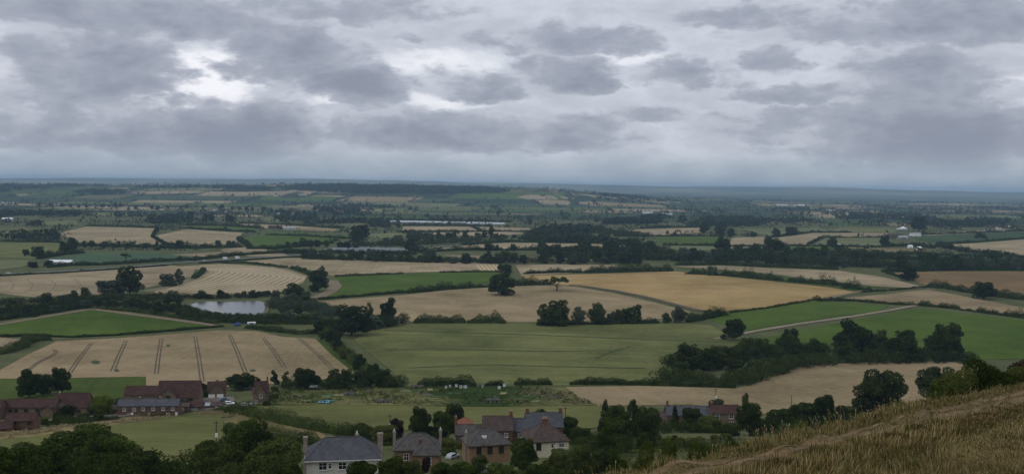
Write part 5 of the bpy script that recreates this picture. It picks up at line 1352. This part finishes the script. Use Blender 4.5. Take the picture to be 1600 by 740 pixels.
crumple('tarpaulin', 'crumpled light blue tarpaulin in the allotments', 508, 629, 5.4, 9, mat('blue_tarp', (.12, .36, .46), rough=.5, var=.3, scale=.5), .9)
crumple('tarpaulin', 'dark blue cover beside the hedge below the pond', 371, 508, 4.6, 8, mat('dark_blue_tarp', (.03, .075, .22), rough=.5, var=.2), 2.4, 2)

# ---- vehicles
TYRE = mat('tyre', (.02, .02, .02), rough=.8)
def car(name, label, pos, rot, M, L=4.3, W=1.75, Hh=1.45, van=False, group=None):
    o = empty(name, pos, R(rot)); tag(o, label, 'van' if van else 'car', group); k = .9 if van else .52
    prof = [(-L/2, .35), (L/2, .35), (L/2, Hh * .55), (L * .36, Hh * .62), (-L/2, Hh * .62)] if not van else [(-L/2, .35), (L/2, .35), (L/2, Hh * .5), (L * .40, Hh * .56), (L * .30, Hh), (-L/2, Hh)]
    n = len(prof); mb = MB().add([(x, -W/2, z) for x, z in prof] + [(x, W/2, z) for x, z in prof], [tuple(range(n))[::-1], tuple(range(n, 2*n))] + [(i, (i+1) % n, n + (i+1) % n, n + i) for i in range(n)])
    mb.build('body', M, o, bevel=.06)
    if not van:
        c = [(-L * .44, Hh * .62), (L * .28, Hh * .62), (L * .12, Hh), (-L * .34, Hh)]; w2 = W/2 - .12
        MB().add([(x, -w2, z) for x, z in c] + [(x, w2, z) for x, z in c], [(3,2,1,0),(4,5,6,7),(0,1,5,4),(1,2,6,5),(2,3,7,6),(3,0,4,7)]).build('cabin', M, o, bevel=.04)
        for sgn in (-1, 1):
            y = sgn * (w2 + .012)
            MB().add([(-L*.38, y, Hh*.66), (L*.20, y, Hh*.66), (L*.10, y, Hh*.94), (-L*.31, y, Hh*.94)], [(0,1,2,3)] if sgn < 0 else [(3,2,1,0)]).build('side_window', M_GLASS, o)
        MB().add([(L*.285, -w2*.9, Hh*.65), (L*.285, w2*.9, Hh*.65), (L*.14, w2*.85, Hh*.97), (L*.14, -w2*.85, Hh*.97)], [(0,1,2,3)]).build('windscreen', M_GLASS, o)
    else:
        MB().add([(L*.405, -W*.44, Hh*.58), (L*.405, W*.44, Hh*.58), (L*.315, W*.42, Hh*.94), (L*.315, -W*.42, Hh*.94)], [(0,1,2,3)]).build('windscreen', M_GLASS, o)
    for sx in (-1, 1):
        for sy in (-1, 1): MB().tube([(sx * L * .31, sy * (W/2 - .2), .33), (sx * L * .31, sy * (W/2 + .02), .33)], [.33, .33], 10).build('wheel', TYRE, o)
    return o
CARW = mat('white_car_paint', (.75, .76, .77), rough=.25, var=.03, spec=.5); CARB = mat('blue_car_paint', (.10, .14, .19), rough=.25, var=.05, spec=.5); CARG = mat('silver_car_paint', (.38, .40, .42), rough=.25, var=.05, spec=.5); CARK = mat('dark_car_paint', (.03, .03, .045), rough=.25, var=.05, spec=.5)
up = lambda p, k: (p[0], p[1], p[2] + k)
car('parked_car', 'white car parked in the farmyard by the paddock', up(at(358, 635), .9), 8, CARW)
car('parked_car', 'blue grey car parked behind the white one in the farmyard', up(at(351, 629), .9), 30, CARB)
car('parked_car', 'dark car before the white garage doors', up(at(338, 622), .3), 90, CARK)
car('parked_car', 'silver car parked between stone house and brick house', up(at(707, 716), .05), 60, CARG)
car('parked_car', 'pale car half hidden in shrubs below the brick house', up(at(756, 738), .05), 20, CARG)
for px, py, M, v, lb in [(319, 408.6, CARW, False, 'white car on the main road, left of the tall van'), (352, 406.2, CARW, True, 'white car-sized van on the main road behind another'), (371, 405, CARW, True, 'tall white van on the main road, farthest right'), (13, 428.6, CARW, False, 'white car at the left end of the main road'), (128, 423, CARK, False, 'dark car on the main road above the pale stubble')]:
    car('road_vehicle', lb, up(at(px, py), 1.02), 14, M, *((6.5, 2.2, 3.4, True) if v else (4.4, 1.8, 1.5, False)))
def caravan(px, py, lb):
    p, s = HP(px, py); o = empty('caravan', up(p, .3), .3); tag(o, lb, 'caravan')
    MB().box(-3, 3, -1.1, 1.1, .5, 2.7).build('body', M_WHITE, o, bevel=.25); MB().box(-1.2, 1.0, -1.14, -1.09, 1.4, 2.1).build('window', M_GLASS, o)
    for sy in (-1, 1): MB().tube([(0, sy * .9, .35), (0, sy * 1.12, .35)], [.35, .35], 10).build('wheel', TYRE, o)
    MB().box(3, 4.2, -.08, .08, .5, .62).build('tow_bar', M_METAL, o)
caravan(393, 509, 'white caravan beside the dark blue cover below the pond')

# ---- poles
def pole(px, py, hp, lb, cans=False, arm=True):
    p, s = HP(px, py); h = hp * s; o = empty('telegraph_pole', p, .4); tag(o, lb, 'pole')
    MB().tube([(0, 0, -.5), (0, 0, h)], [.16, .11], 8).build('post', M_WOOD, o)
    if arm: MB().box(-.8, .8, -.06, .06, h - .55, h - .42).build('crossarm', M_WOOD, o)
    if cans: MB().tube([(.0, -.35, h * .55), (0, -.35, h * .55 + 1.0)], [.32, .32], 10).build('transformer', M_TRIM, o)
pole(338, 712, 54, 'tall thin pole with a white transformer in the lower paddock', True)
pole(609, 690, 44, 'telegraph pole with a white transformer behind the stone house', True)
pole(529, 676, 18, 'short thin pole behind the garden hedge', arm=False)
pole(883, 676, 42, 'pole behind the brown tiled cream house')
pole(1236, 652, 34, 'bare pole standing against the pale curving wheat', arm=False)
pole(1118, 640, 34, 'pole with a white insulator behind the farmhouse', True)
pole(436, 507, 14, 'small pale post beside the hedge below the pond', arm=False)

# ---- wooden garden fence at the bottom
p, s = HP(278, 738); o = empty('garden_fence', p, .12); tag(o, 'broken pale board fence in the bushes at the bottom', 'fence')
for k in range(9): MB().box(-1.6 + k * .4, -1.6 + k * .4 + .34, -.03, .03, -.6, 1.5 + .12 * math.sin(k * 2.1)).build('board', mat('weathered_board', (.42, .36, .27), scale=2), o)
MB().box(-1.7, 2.1, .031, .09, .9, 1.0).build('rail', M_PALEW, o)

# ---- far buildings
def block(name, label, px, py, L, W, E, Rh, wall, roof, rot=0, cat='building', group=None):
    p = at(px, py); return house(name, label, p, rot, L, W, E, Rh, wall, roof, ridge=False, cat=cat, group=group, doors=[(0, 1.5, 2.2)])
block('white_shed', 'long white roofed shed behind the main road', 95, 414, 28, 12, 4.0, 2.5, M_WHITE, M_WHITE, 4, 'shed')
MG = mat('glasshouse_sheet', (.42, .47, .50), rough=.35, var=.15, scale=.05)
for k in range(9):
    px = 618 + k * 20; p = at(px, 346.6 + k * .42); o = empty('polytunnel', p, R(3)); L = 21 * p[1] / FPX
    n = 10; W = 36; v = []; 
    for x in (-L/2 * .96, L/2 * .96): v += [(x, -W/2 * math.cos(math.pi * i / n), .3 + 4.2 * math.sin(math.pi * i / n)) for i in range(n + 1)]
    f = [(i, i + 1, n + 2 + i, n + 1 + i) for i in range(n)] + [tuple(range(n + 1))[::-1], tuple(range(n + 1, 2 * n + 2))]
    MB().add(v, f).build('cover', MG, o); MB().box(-L/2 * .965, -L/2 * .961, -3, 3, 0, 4).build('door', M_METAL, o)
    tag(o, ORD[k] + ' white polytunnel from the left in the long bright row', 'polytunnel', 'row of polytunnels')
def marquee():
    p = at(1411, 358.6); o = empty('marquee', p); tag(o, 'white peaked marquee in the far green field', 'marquee')
    MB().box(-9, 9, -6, 6, 0, 3).build('side_wall', M_WHITE, o); v = [(-10,-7,3),(10,-7,3),(10,7,3),(-10,7,3),(0,0,9)]
    MB().add(v, [(0,1,4),(1,2,4),(2,3,4),(3,0,4),(3,2,1,0)]).build('canopy', M_WHITE, o)
    MB().box(-16, -10.1, -5, 5, .1, 3.2).build('side_tent', M_WHITE, o)
marquee()
for px, py, L, wl, rf, lb in [(1398, 371, 34, W_BRICK, R_RED, 'brown roofed barn of the farm below the marquee'), (1411, 373, 22, M_METAL, M_METAL, 'grey metal barn of the farm below the marquee'), (1430, 368.5, 24, M_WHITE, M_METAL, 'pale barn right of the farm below the marquee'),
        (1422, 387.5, 8, M_WHITE, M_WHITE, 'left of the two small white sheds in rough grass'), (1436, 390, 7, M_WHITE, M_WHITE, 'right of the two small white sheds in rough grass'), (1310, 385.5, 6, M_WHITE, M_METAL, 'tiny pale hut beside the round lone tree'),
        (1249, 322, 60, M_WHITE, M_WHITE, 'bright white sheds far off on the hazy plain'), (1298, 330, 40, M_WHITE, M_WHITE, 'smaller white shed far off, nearer than the bright ones'), (1222, 321.5, 70, M_WHITE, M_METAL, 'faint pale sheds left of the bright far white sheds'),
        (1012, 333.5, 40, M_WHITE, M_METAL, 'left of the two white sheds behind the far trees'), (1042, 335.5, 40, M_WHITE, M_METAL, 'right of the two white sheds behind the far trees'),
        (430, 357, 30, W_BRICK, R_BROWN, 'low brown roofed barn of the farm by the stubble strip'), (453, 359, 26, M_METAL, M_METAL, 'low grey barn of the farm by the stubble strip'), (12, 344.5, 26, M_METAL, M_WHITE, 'pale roofed shed in trees at the left edge'),
        (13, 319, 50, M_METAL, M_METAL, 'grey shed on the far left slope'), (534, 333.5, 40, W_BRICK, R_ORANGE, 'orange roofed barn among the distant dark trees')]:
    block('farm_building', lb, px, py, L, max(6, L * .4), 3.5 + L * .04, 1.5 + L * .05, wl, rf, 6, 'barn')
vr = random.Random(9)
for k in range(30):
    px = vr.uniform(190, 470); py = 322.5 + (px - 190) * .03 + vr.uniform(-2.5, 5.5)
    block('village_house', 'tiny house among the trees of the distant village', px, py, vr.uniform(10, 17), 8, vr.uniform(4.5, 6), 3.2, vr.choice([W_WHITE, W_CREAM, W_BRICK, W_OCHRE, W_STONE]), vr.choice([R_RED, R_BROWN, R_SLATE, R_RED]), vr.uniform(-40, 40), 'house', 'houses of the distant village')
for k in range(7):
    block('hamlet_house', 'small brick house in the trees left of the far tan field', vr.uniform(868, 915), vr.uniform(371, 376), 12, 8, 5, 3.5, vr.choice([W_BRICK, W_CREAM, W_OCHRE]), vr.choice([R_RED, R_BROWN]), vr.uniform(-30, 30), 'house', 'houses of the hamlet in the trees')
for k in range(8):
    block('edge_village_house', 'tiny brick house in the trees at the far right edge', vr.uniform(1545, 1605), vr.uniform(352, 359), 12, 8, 5, 3.5, vr.choice([W_BRICK, W_CREAM, W_WHITE]), vr.choice([R_RED, R_BROWN]), vr.uniform(-30, 30), 'house', 'houses at the far right edge')

# ------------------------------------------------------------------ the hillside the photograph is taken from
_cx = np.array([300, 560, 700, 850, 950, 1050, 1150, 1250, 1330, 1400, 1480, 1600, 1800, 2100.])
_cy = np.array([880, 830, 796, 762, 744, 726, 706, 682, 658, 640, 623, 604, 578, 540.])
_cd = np.array([18, 21, 23, 26, 29, 33, 37, 42, 47, 53, 61, 72, 96, 140.])
def hill_pt(px, s):
    """px: bearing of a column, s: 0 at the viewer's feet, 1 at the brow, beyond 1 the drop to the vale"""
    px = np.asarray(px, float); s = np.asarray(s, float)
    cy = np.interp(px, _cx, _cy); d = np.interp(px, _cx, _cd)
    X = (px - 800) / FPX; Yv = (cy - 370) / FPX
    dx = f_.x + r_.x * X - u_.x * Yv; dy = f_.y + r_.y * X - u_.y * Yv; dz = f_.z + r_.z * X - u_.z * Yv
    zE = dz / dy * d; bx = dx / dy
    dd = d * s; sc = np.minimum(s, 1)
    z = -1.65 * (1 - sc) + zE * sc
    z = z - 2.3 * (d / 50) * 2.02 * sc ** .85 * (1 - sc) ** 1.15
    over = np.maximum(dd - d, 0); z = z - .42 * over - .010 * over ** 2 * np.exp(-over / 30) 
    x, y = bx * dd, dd
    lump = .07 * np.sin(x * 1.9 + y * .7) + .05 * np.sin(x * 3.7 - y * 2.3) + .06 * np.sin(y * 1.3 + x * .4)
    z = z + lump * np.clip(s * 2, 0, 1)
    return np.stack([x, y, z + EYE], -1)
def scr_y(P):
    v = P - np.array([0, 0, EYE]); dp = v @ np.array(f_); return 370 - FPX * (v @ np.array(u_)) / dp
def s_at(px, py):
    """where along a column of the hillside a photograph row falls"""
    ss = np.linspace(.12, 1.0, 500); yy = scr_y(hill_pt(np.full(500, float(px)), ss)); k = np.nonzero(yy > py)[0]
    return float(ss[k[-1]]) if len(k) else .12
_px = np.array([850, 900, 1000, 1100, 1200, 1300, 1400, 1500, 1600, 1750.])
_pc = np.array([768, 757, 742, 726, 711, 686, 660, 638, 617, 592.])
_nr = [s_at(a, b + 6) for a, b in zip(_px, _pc)]; _fr = [s_at(a, b - 3.5) for a, b in zip(_px, _pc)]
_nw = [(s_at(a, b + 2.5) - s_at(a, b + 9)) / 2 for a, b in zip(_px, _pc)]; _fw = [(s_at(a, b - 6) - s_at(a, b - 1)) / 2 for a, b in zip(_px, _pc)]
_lo = [s_at(a, b) for a, b in zip((1150, 1250, 1350, 1430, 1500, 1600, 1750), (790, 775, 758, 735, 698, 664, 620))]
def rut(px, k): return (np.interp(px, _px, _nr), np.interp(px, _px, _nw)) if k == 0 else (np.interp(px, _px, _fr), np.interp(px, _px, _fw))
def path_s(px): return .5 * (np.interp(px, _px, _nr) + np.interp(px, _px, _fr))
def build_hill():
    M = bpy.data.materials.new('dry_turf'); M.use_nodes = True; N = NT(M.node_tree)
    out = N.n('ShaderNodeOutputMaterial'); b = N.n('ShaderNodeBsdfPrincipled'); P = N.n('ShaderNodeTexCoord').outputs['Object']
    c = N.mix(N.ramp(N.noise(P, .5, 6, .65), .3, .7), (.060, .048, .018, 1), (.130, .094, .038, 1))
    c = N.mix(N.ramp(N.noise(P, 6, 4, .7), .4, .7), c, (.17, .128, .058, 1))
    N.put(b.inputs['Base Color'], c); b.inputs['Roughness'].default_value = 1; b.inputs['Specular IOR Level'].default_value = .05
    N.put(out.inputs[0], b.outputs[0])
    px = np.arange(300, 2101, 12.); ss = np.concatenate([np.linspace(.02, .6, 40), np.linspace(.61, 1.08, 60), np.linspace(1.12, 2.6, 26)])
    A, B_ = np.meshgrid(px, ss); V = hill_pt(A, B_).reshape(-1, 3); n = len(px)
    i = np.arange(len(ss) - 1)[:, None] * n + np.arange(n - 1)[None]
    Fq = np.stack([i, i + 1, i + n + 1, i + n], -1).reshape(-1, 4)
    o = link('hillside', np_mesh('hillside', V, Fq, True), M); tag(o, 'dry grassy hillside at the lower right with a worn path', 'hillside', kind='structure')
    # worn path: two ruts with a grassy middle
    ME = mat('bare_chalky_earth', (.135, .082, .036), scale=.8, var=.4, tint=(.215, .142, .066), scale2=5)
    V, Fq = [], []; pxs = np.arange(820, 1900, 6.); 
    path = empty('path', tuple(hill_pt(1300, .87))); tag(path, 'worn earth path along the brow of the hillside', 'path', kind='structure')
    for off in (0, 1):
        c, wd = rut(pxs, off); wd = np.maximum(wd, .004) * (1 + .35 * np.sin(pxs / 23. + off * 2) + .2 * np.sin(pxs / 9.)); c = c + .25 * wd * np.sin(pxs / 37.)
        a = hill_pt(pxs, c - wd); m_ = hill_pt(pxs, c); e = hill_pt(pxs, c + wd)
        a[:, 2] += .012; m_[:, 2] -= .01; e[:, 2] += .012; m_[:, 2] += .03
        vv = np.stack([a, m_, e], 1).reshape(-1, 3) - np.array(path.location); k = np.arange(len(pxs) - 1)
        ff = np.concatenate([np.stack([3*k+q, 3*k+3+q, 3*k+4+q, 3*k+1+q], 1) for q in (0, 1)])
        me = np_mesh('rut', vv, ff, True)
        if me.polygons[0].normal.z < 0: me.flip_normals()
        link('rut', me, ME, path)
build_hill()

def grass():
    rg = np.random.default_rng(3)
    M = bpy.data.materials.new('dry_grass'); M.use_nodes = True; N = NT(M.node_tree)
    out = N.n('ShaderNodeOutputMaterial'); at_ = N.n('ShaderNodeAttribute'); at_.attribute_name = 'tint'
    d = N.n('ShaderNodeBsdfDiffuse'); t = N.n('ShaderNodeBsdfTranslucent'); mx = N.n('ShaderNodeMixShader'); mx.inputs[0].default_value = .25
    N.put(d.inputs[0], at_.outputs['Color']); N.put(t.inputs[0], at_.outputs['Color'])
    N.put(mx.inputs[1], d.outputs[0]); N.put(mx.inputs[2], t.outputs[0]); N.put(out.inputs[0], mx.outputs[0])
    STRAW = np.array([[.32, .245, .105], [.25, .185, .070], [.19, .140, .062], [.37, .30, .155]])
    GREEN = np.array([[.070, .082, .020], [.115, .115, .036], [.050, .064, .016]])
    RUST = np.array([[.085, .047, .018], [.070, .046, .018], [.11, .070, .030]])
    def wav(B, k, ph): return .5 + .25 * np.sin(B[:, 0] * k + ph) * np.cos(B[:, 1] * k * .8 + ph * 2) + .25 * np.sin(B[:, 0] * k * 2.3 - B[:, 1] * k * 1.7 + ph)
    def blades(n, px0, px1, s_of, hfun, wid, pal, name, label, lean=.35, head=False):
        px = rg.uniform(px0, px1, n); s = s_of(px, rg.random(n))
        ps = path_s(px); q0, q1 = rut(px, 0), rut(px, 1); onp = (np.abs(s - q0[0]) < q0[1] * 1.15) | (np.abs(s - q1[0]) < q1[1] * 1.15)
        keep = ~onp | (rg.random(n) < .05)
        px, s = px[keep], s[keep]; n = len(px)
        B = hill_pt(px, s); cl = wav(B, 1.3, 4.0) * .6 + wav(B, 3.1, 1.5) * .4; kp = rg.random(n) < .25 + 1.1 * cl; px, s, cl = px[kp], s[kp], cl[kp]; n = len(px)
        B = hill_pt(px, s); keep2 = B[:, 1] > 2.2; B, px, s, cl = B[keep2], px[keep2], s[keep2], cl[keep2]; n = len(B)
        h = hfun(px, s, n); h = h * (.55 + .9 * cl) * np.where(np.abs(s - path_s(px)) < 2.6 * rut(px, 0)[1] + .02, .32, 1.0); a = rg.uniform(0, 2 * math.pi, n); ln = np.abs(rg.normal(0, lean, n)); wind = np.array([.30, .06]); ga = 5 * wav(B, .35, 2.5)
        D = np.stack([np.cos(a) * ln + wind[0] * .5 + .28 * np.cos(ga), np.sin(a) * ln + wind[1] + .28 * np.sin(ga)], 1) * h[:, None]
        face = rg.uniform(-.8, .8, n); sx = np.stack([np.cos(face), np.sin(face), np.zeros(n)], 1) * (wid * .78 * rg.uniform(.6, 1.4, n) * np.clip(B[:, 1] / 16, .55, 3.0))[:, None]
        b0 = B - np.array([0, 0, .04]); m1 = B + np.stack([D[:, 0] * .35, D[:, 1] * .35, h * .62], 1); tp = B + np.stack([D[:, 0], D[:, 1], h * .95], 1)
        k = 1.0 if not head else .35
        V = np.stack([b0 - sx * k, b0 + sx * k, m1 - sx * .75 * k, m1 + sx * .75 * k, tp], 1)
        if head:
            hd = tp - m1; q = m1 + hd * .62
            V = np.stack([b0 - sx * k, b0 + sx * k, q - sx * k, q + sx * k, tp, m1 + hd * .72 - sx * 1.6, m1 + hd * .72 + sx * 1.6], 1)
            nv = 7; base = np.arange(n)[:, None] * nv
            Fq = np.concatenate([base + np.array([[0, 1, 3]]), base + np.array([[0, 3, 2]]), base + np.array([[2, 3, 6]]), base + np.array([[2, 6, 5]]), base + np.array([[5, 6, 4]])])
        else:
            nv = 5; base = np.arange(n)[:, None] * nv
            Fq = np.concatenate([base + np.array([[0, 1, 3]]), base + np.array([[0, 3, 2]]), base + np.array([[2, 3, 4]])])
        me = np_mesh(name, V.reshape(-1, 3), Fq)
        pr = pal(px, s, B, n); c = np.zeros((n, 3))
        for i, P in enumerate((STRAW, GREEN, RUST)):
            mk = pr == i; c[mk] = P[rg.integers(0, len(P), mk.sum())]
        c = c * rg.uniform(.75, 1.25, n)[:, None]
        ca = me.color_attributes.new('tint', 'FLOAT_COLOR', 'POINT'); ca.data.foreach_set('color', np.repeat(np.concatenate([c, np.ones((n, 1))], 1), nv, 0).astype(np.float32).ravel())
        o = link(name, me, M); return tag(o, label, 'grass', kind='stuff')
    def bank(px, s):     # 1 on the long-grass bank below the path
        ps = path_s(px); return np.clip((np.interp(px, _px, _nr) - 1.6 * np.interp(px, _px, _nw) - s) / .03, 0, 1) * np.clip((s - np.interp(px, (1150, 1250, 1350, 1430, 1500, 1600, 1750), _lo)) / .05, 0, 1)
    def choose(wS, wG, wR, n):
        w = np.stack([wS, wG, wR], 1); w = w / w.sum(1)[:, None]; r = rg.random(n)
        return (r > w[:, 0]).astype(int) + (r > w[:, 0] + w[:, 1]).astype(int)
    def pal_main(px, s, B, n):
        bk = bank(px, s); g = wav(B, .45, 1.0); g2 = wav(B, 1.1, 3.0); beyond = np.clip((s - 1.0) / .08, 0, 1)
        return choose(.9 * (1 - bk * .93) * (1 - .6 * beyond) + .05, .1 + 1.15 * g ** 2 + .60 * bk * g2 ** 1.5 + 1.1 * beyond, .08 + 1.0 * bk * (1.1 - g2), n)
    # short turf everywhere, long grass on the bank and the brow
    blades(230000, 800, 1760, lambda px, u: .08 + 1.05 * u ** .8, lambda px, s, n: rg.uniform(.06, .17, n) * (1 + .5 * np.clip((s - .9) * 8, 0, 1)), .0065, pal_main, 'grass', 'short dry turf over the hillside')
    blades(150000, 1000, 1760, lambda px, u: .18 + .46 * u, lambda px, s, n: np.where(bank(px, s) > .2, rg.uniform(.20, .46, n), rg.uniform(.1, .2, n)), .0075, pal_main, 'long_grass', 'long reddish grass on the bank below the path')
    blades(34000, 800, 1780, lambda px, u: np.where(u < .6, .965 + .10 * u, 1.0 + .45 * (u - .6)), lambda px, s, n: np.interp(px, [850, 1100, 1300], [.45, .8, 1]) * rg.uniform(.15, .40, n) * (1 + .4 * np.sin(px / 31.)), .0075, lambda px, s, B, n: choose(.55 + .3 * wav(B, .5, 2), .55 * np.ones(n) + .8 * (s > 1.04), .05 * np.ones(n), n), 'brow_grass', 'pale tufts of tall grass along the brow of the hill', .45)
    blades(1500, 840, 1760, lambda px, u: .90 + .22 * u, lambda px, s, n: np.interp(px, [850, 1050, 1200], [.45, .8, 1]) * rg.uniform(.35, .85, n), .006, lambda px, s, B, n: np.zeros(n, int), 'grass_stalks', 'pale seed stalks standing above the brow grass', .4, True)
    blades(2600, 1000, 1760, lambda px, u: .15 + .5 * u, lambda px, s, n: rg.uniform(.25, .50, n), .005, lambda px, s, B, n: np.zeros(n, int), 'seed_grass', 'straw coloured seed heads over the bank', .4, True)
    blades(9000, 820, 1500, lambda px, u: .45 + .45 * u, lambda px, s, n: rg.uniform(.25, .50, n), .006, lambda px, s, B, n: choose(.9 * np.ones(n), .25 * np.ones(n), .1 * np.ones(n), n), 'tall_grass', 'tall straw coloured grass at the bottom of the slope', .4)
grass()

# ---- scrub on the drop behind the brow
proto('scrub', 'bush', 16000, .031, [41, 42, 43], L_YELLOW); proto('scrub_tree', 'bush', 18000, .027, [44, 45], L_YELLOW)
NAMES['scrub'] = 'bush'; NAMES['scrub_tree'] = 'hawthorn_tree'
def scrub(px, s, top, wpx, label, kind='scrub', leaf=None, cat='bush'):
    p = hill_pt(px, s); d = p[1]; X = (px - 800) / FPX; Yv = (top - 370) / FPX
    dz = (f_.z + r_.z * X - u_.z * Yv) / (f_.y + r_.y * X - u_.y * Yv); h = EYE + dz * d - p[2]
    p[2] -= .15; plant(p, max(.6, h + .15), wpx * math.hypot(p[0], d) / FPX / .9, kind, label, None, leaf, cat=cat)
scrub(1012, 1.40, 682, 62, 'yellow green bush behind the dry grass, left of its twin')
scrub(1050, 1.35, 674, 74, 'taller yellow green bush behind the dry grass brow')
scrub(1090, 1.3, 686, 66, 'low green bush right of the yellow green pair', leaf=L_HEDGE)
scrub(1135, 1.25, 682, 60, 'leafy weed clump behind the brow, middle', leaf=L_HEDGE)
scrub(1180, 1.22, 676, 60, 'green weed clump right of the middle one', leaf=L_YELLOW)
scrub(1225, 1.18, 666, 54, 'pale weed clump at the brow near the pole', leaf=L_YELLOW)
scrub(1251, 1.18, 652, 18, 'tall yellowish shrub sprig on the brow', leaf=L_LIME)
scrub(1290, 1.16, 650, 50, 'green weed clump left of the round hill tree', leaf=L_HEDGE)
scrub(960, 1.4, 706, 60, 'low green weed clump at the lower end of the brow', leaf=L_HEDGE)
scrub(1497, 1.12, 572, 80, 'olive hawthorn at the left of the brow scrub', 'scrub_tree', L_YELLOW, 'tree')
scrub(1540, 1.13, 556, 96, 'tallest olive hawthorn in the brow scrub', 'scrub_tree', L_OAK, 'tree')
scrub(1584, 1.10, 566, 90, 'olive hawthorn right of the tallest in the brow scrub', 'scrub_tree', L_YELLOW, 'tree')
scrub(1630, 1.10, 556, 90, 'hawthorn at the right edge of the brow scrub', 'scrub_tree', L_OAK, 'tree')
scrub(1590, 1.3, 550, 90, 'dark copper leaved tree behind the brow scrub', 'scrub_tree', L_RED, 'tree')

# ------------------------------------------------------------------ haze
def haze():
    M = bpy.data.materials.new('haze_air'); M.use_nodes = True; N = NT(M.node_tree)
    out = N.n('ShaderNodeOutputMaterial'); v = N.n('ShaderNodeVolumePrincipled')
    v.inputs['Color'].default_value = (.50, .75, 1.0, 1); v.inputs['Density'].default_value = HAZE; v.inputs['Anisotropy'].default_value = 0.0
    N.put(out.inputs['Volume'], v.outputs[0])
    o = MB().box(-36000, 36000, -900, 29500, -8, 190).build('haze', M); tag(o, 'thin bluish haze over the vale', 'haze', kind='stuff')
HAZE = 5.6e-5
haze()
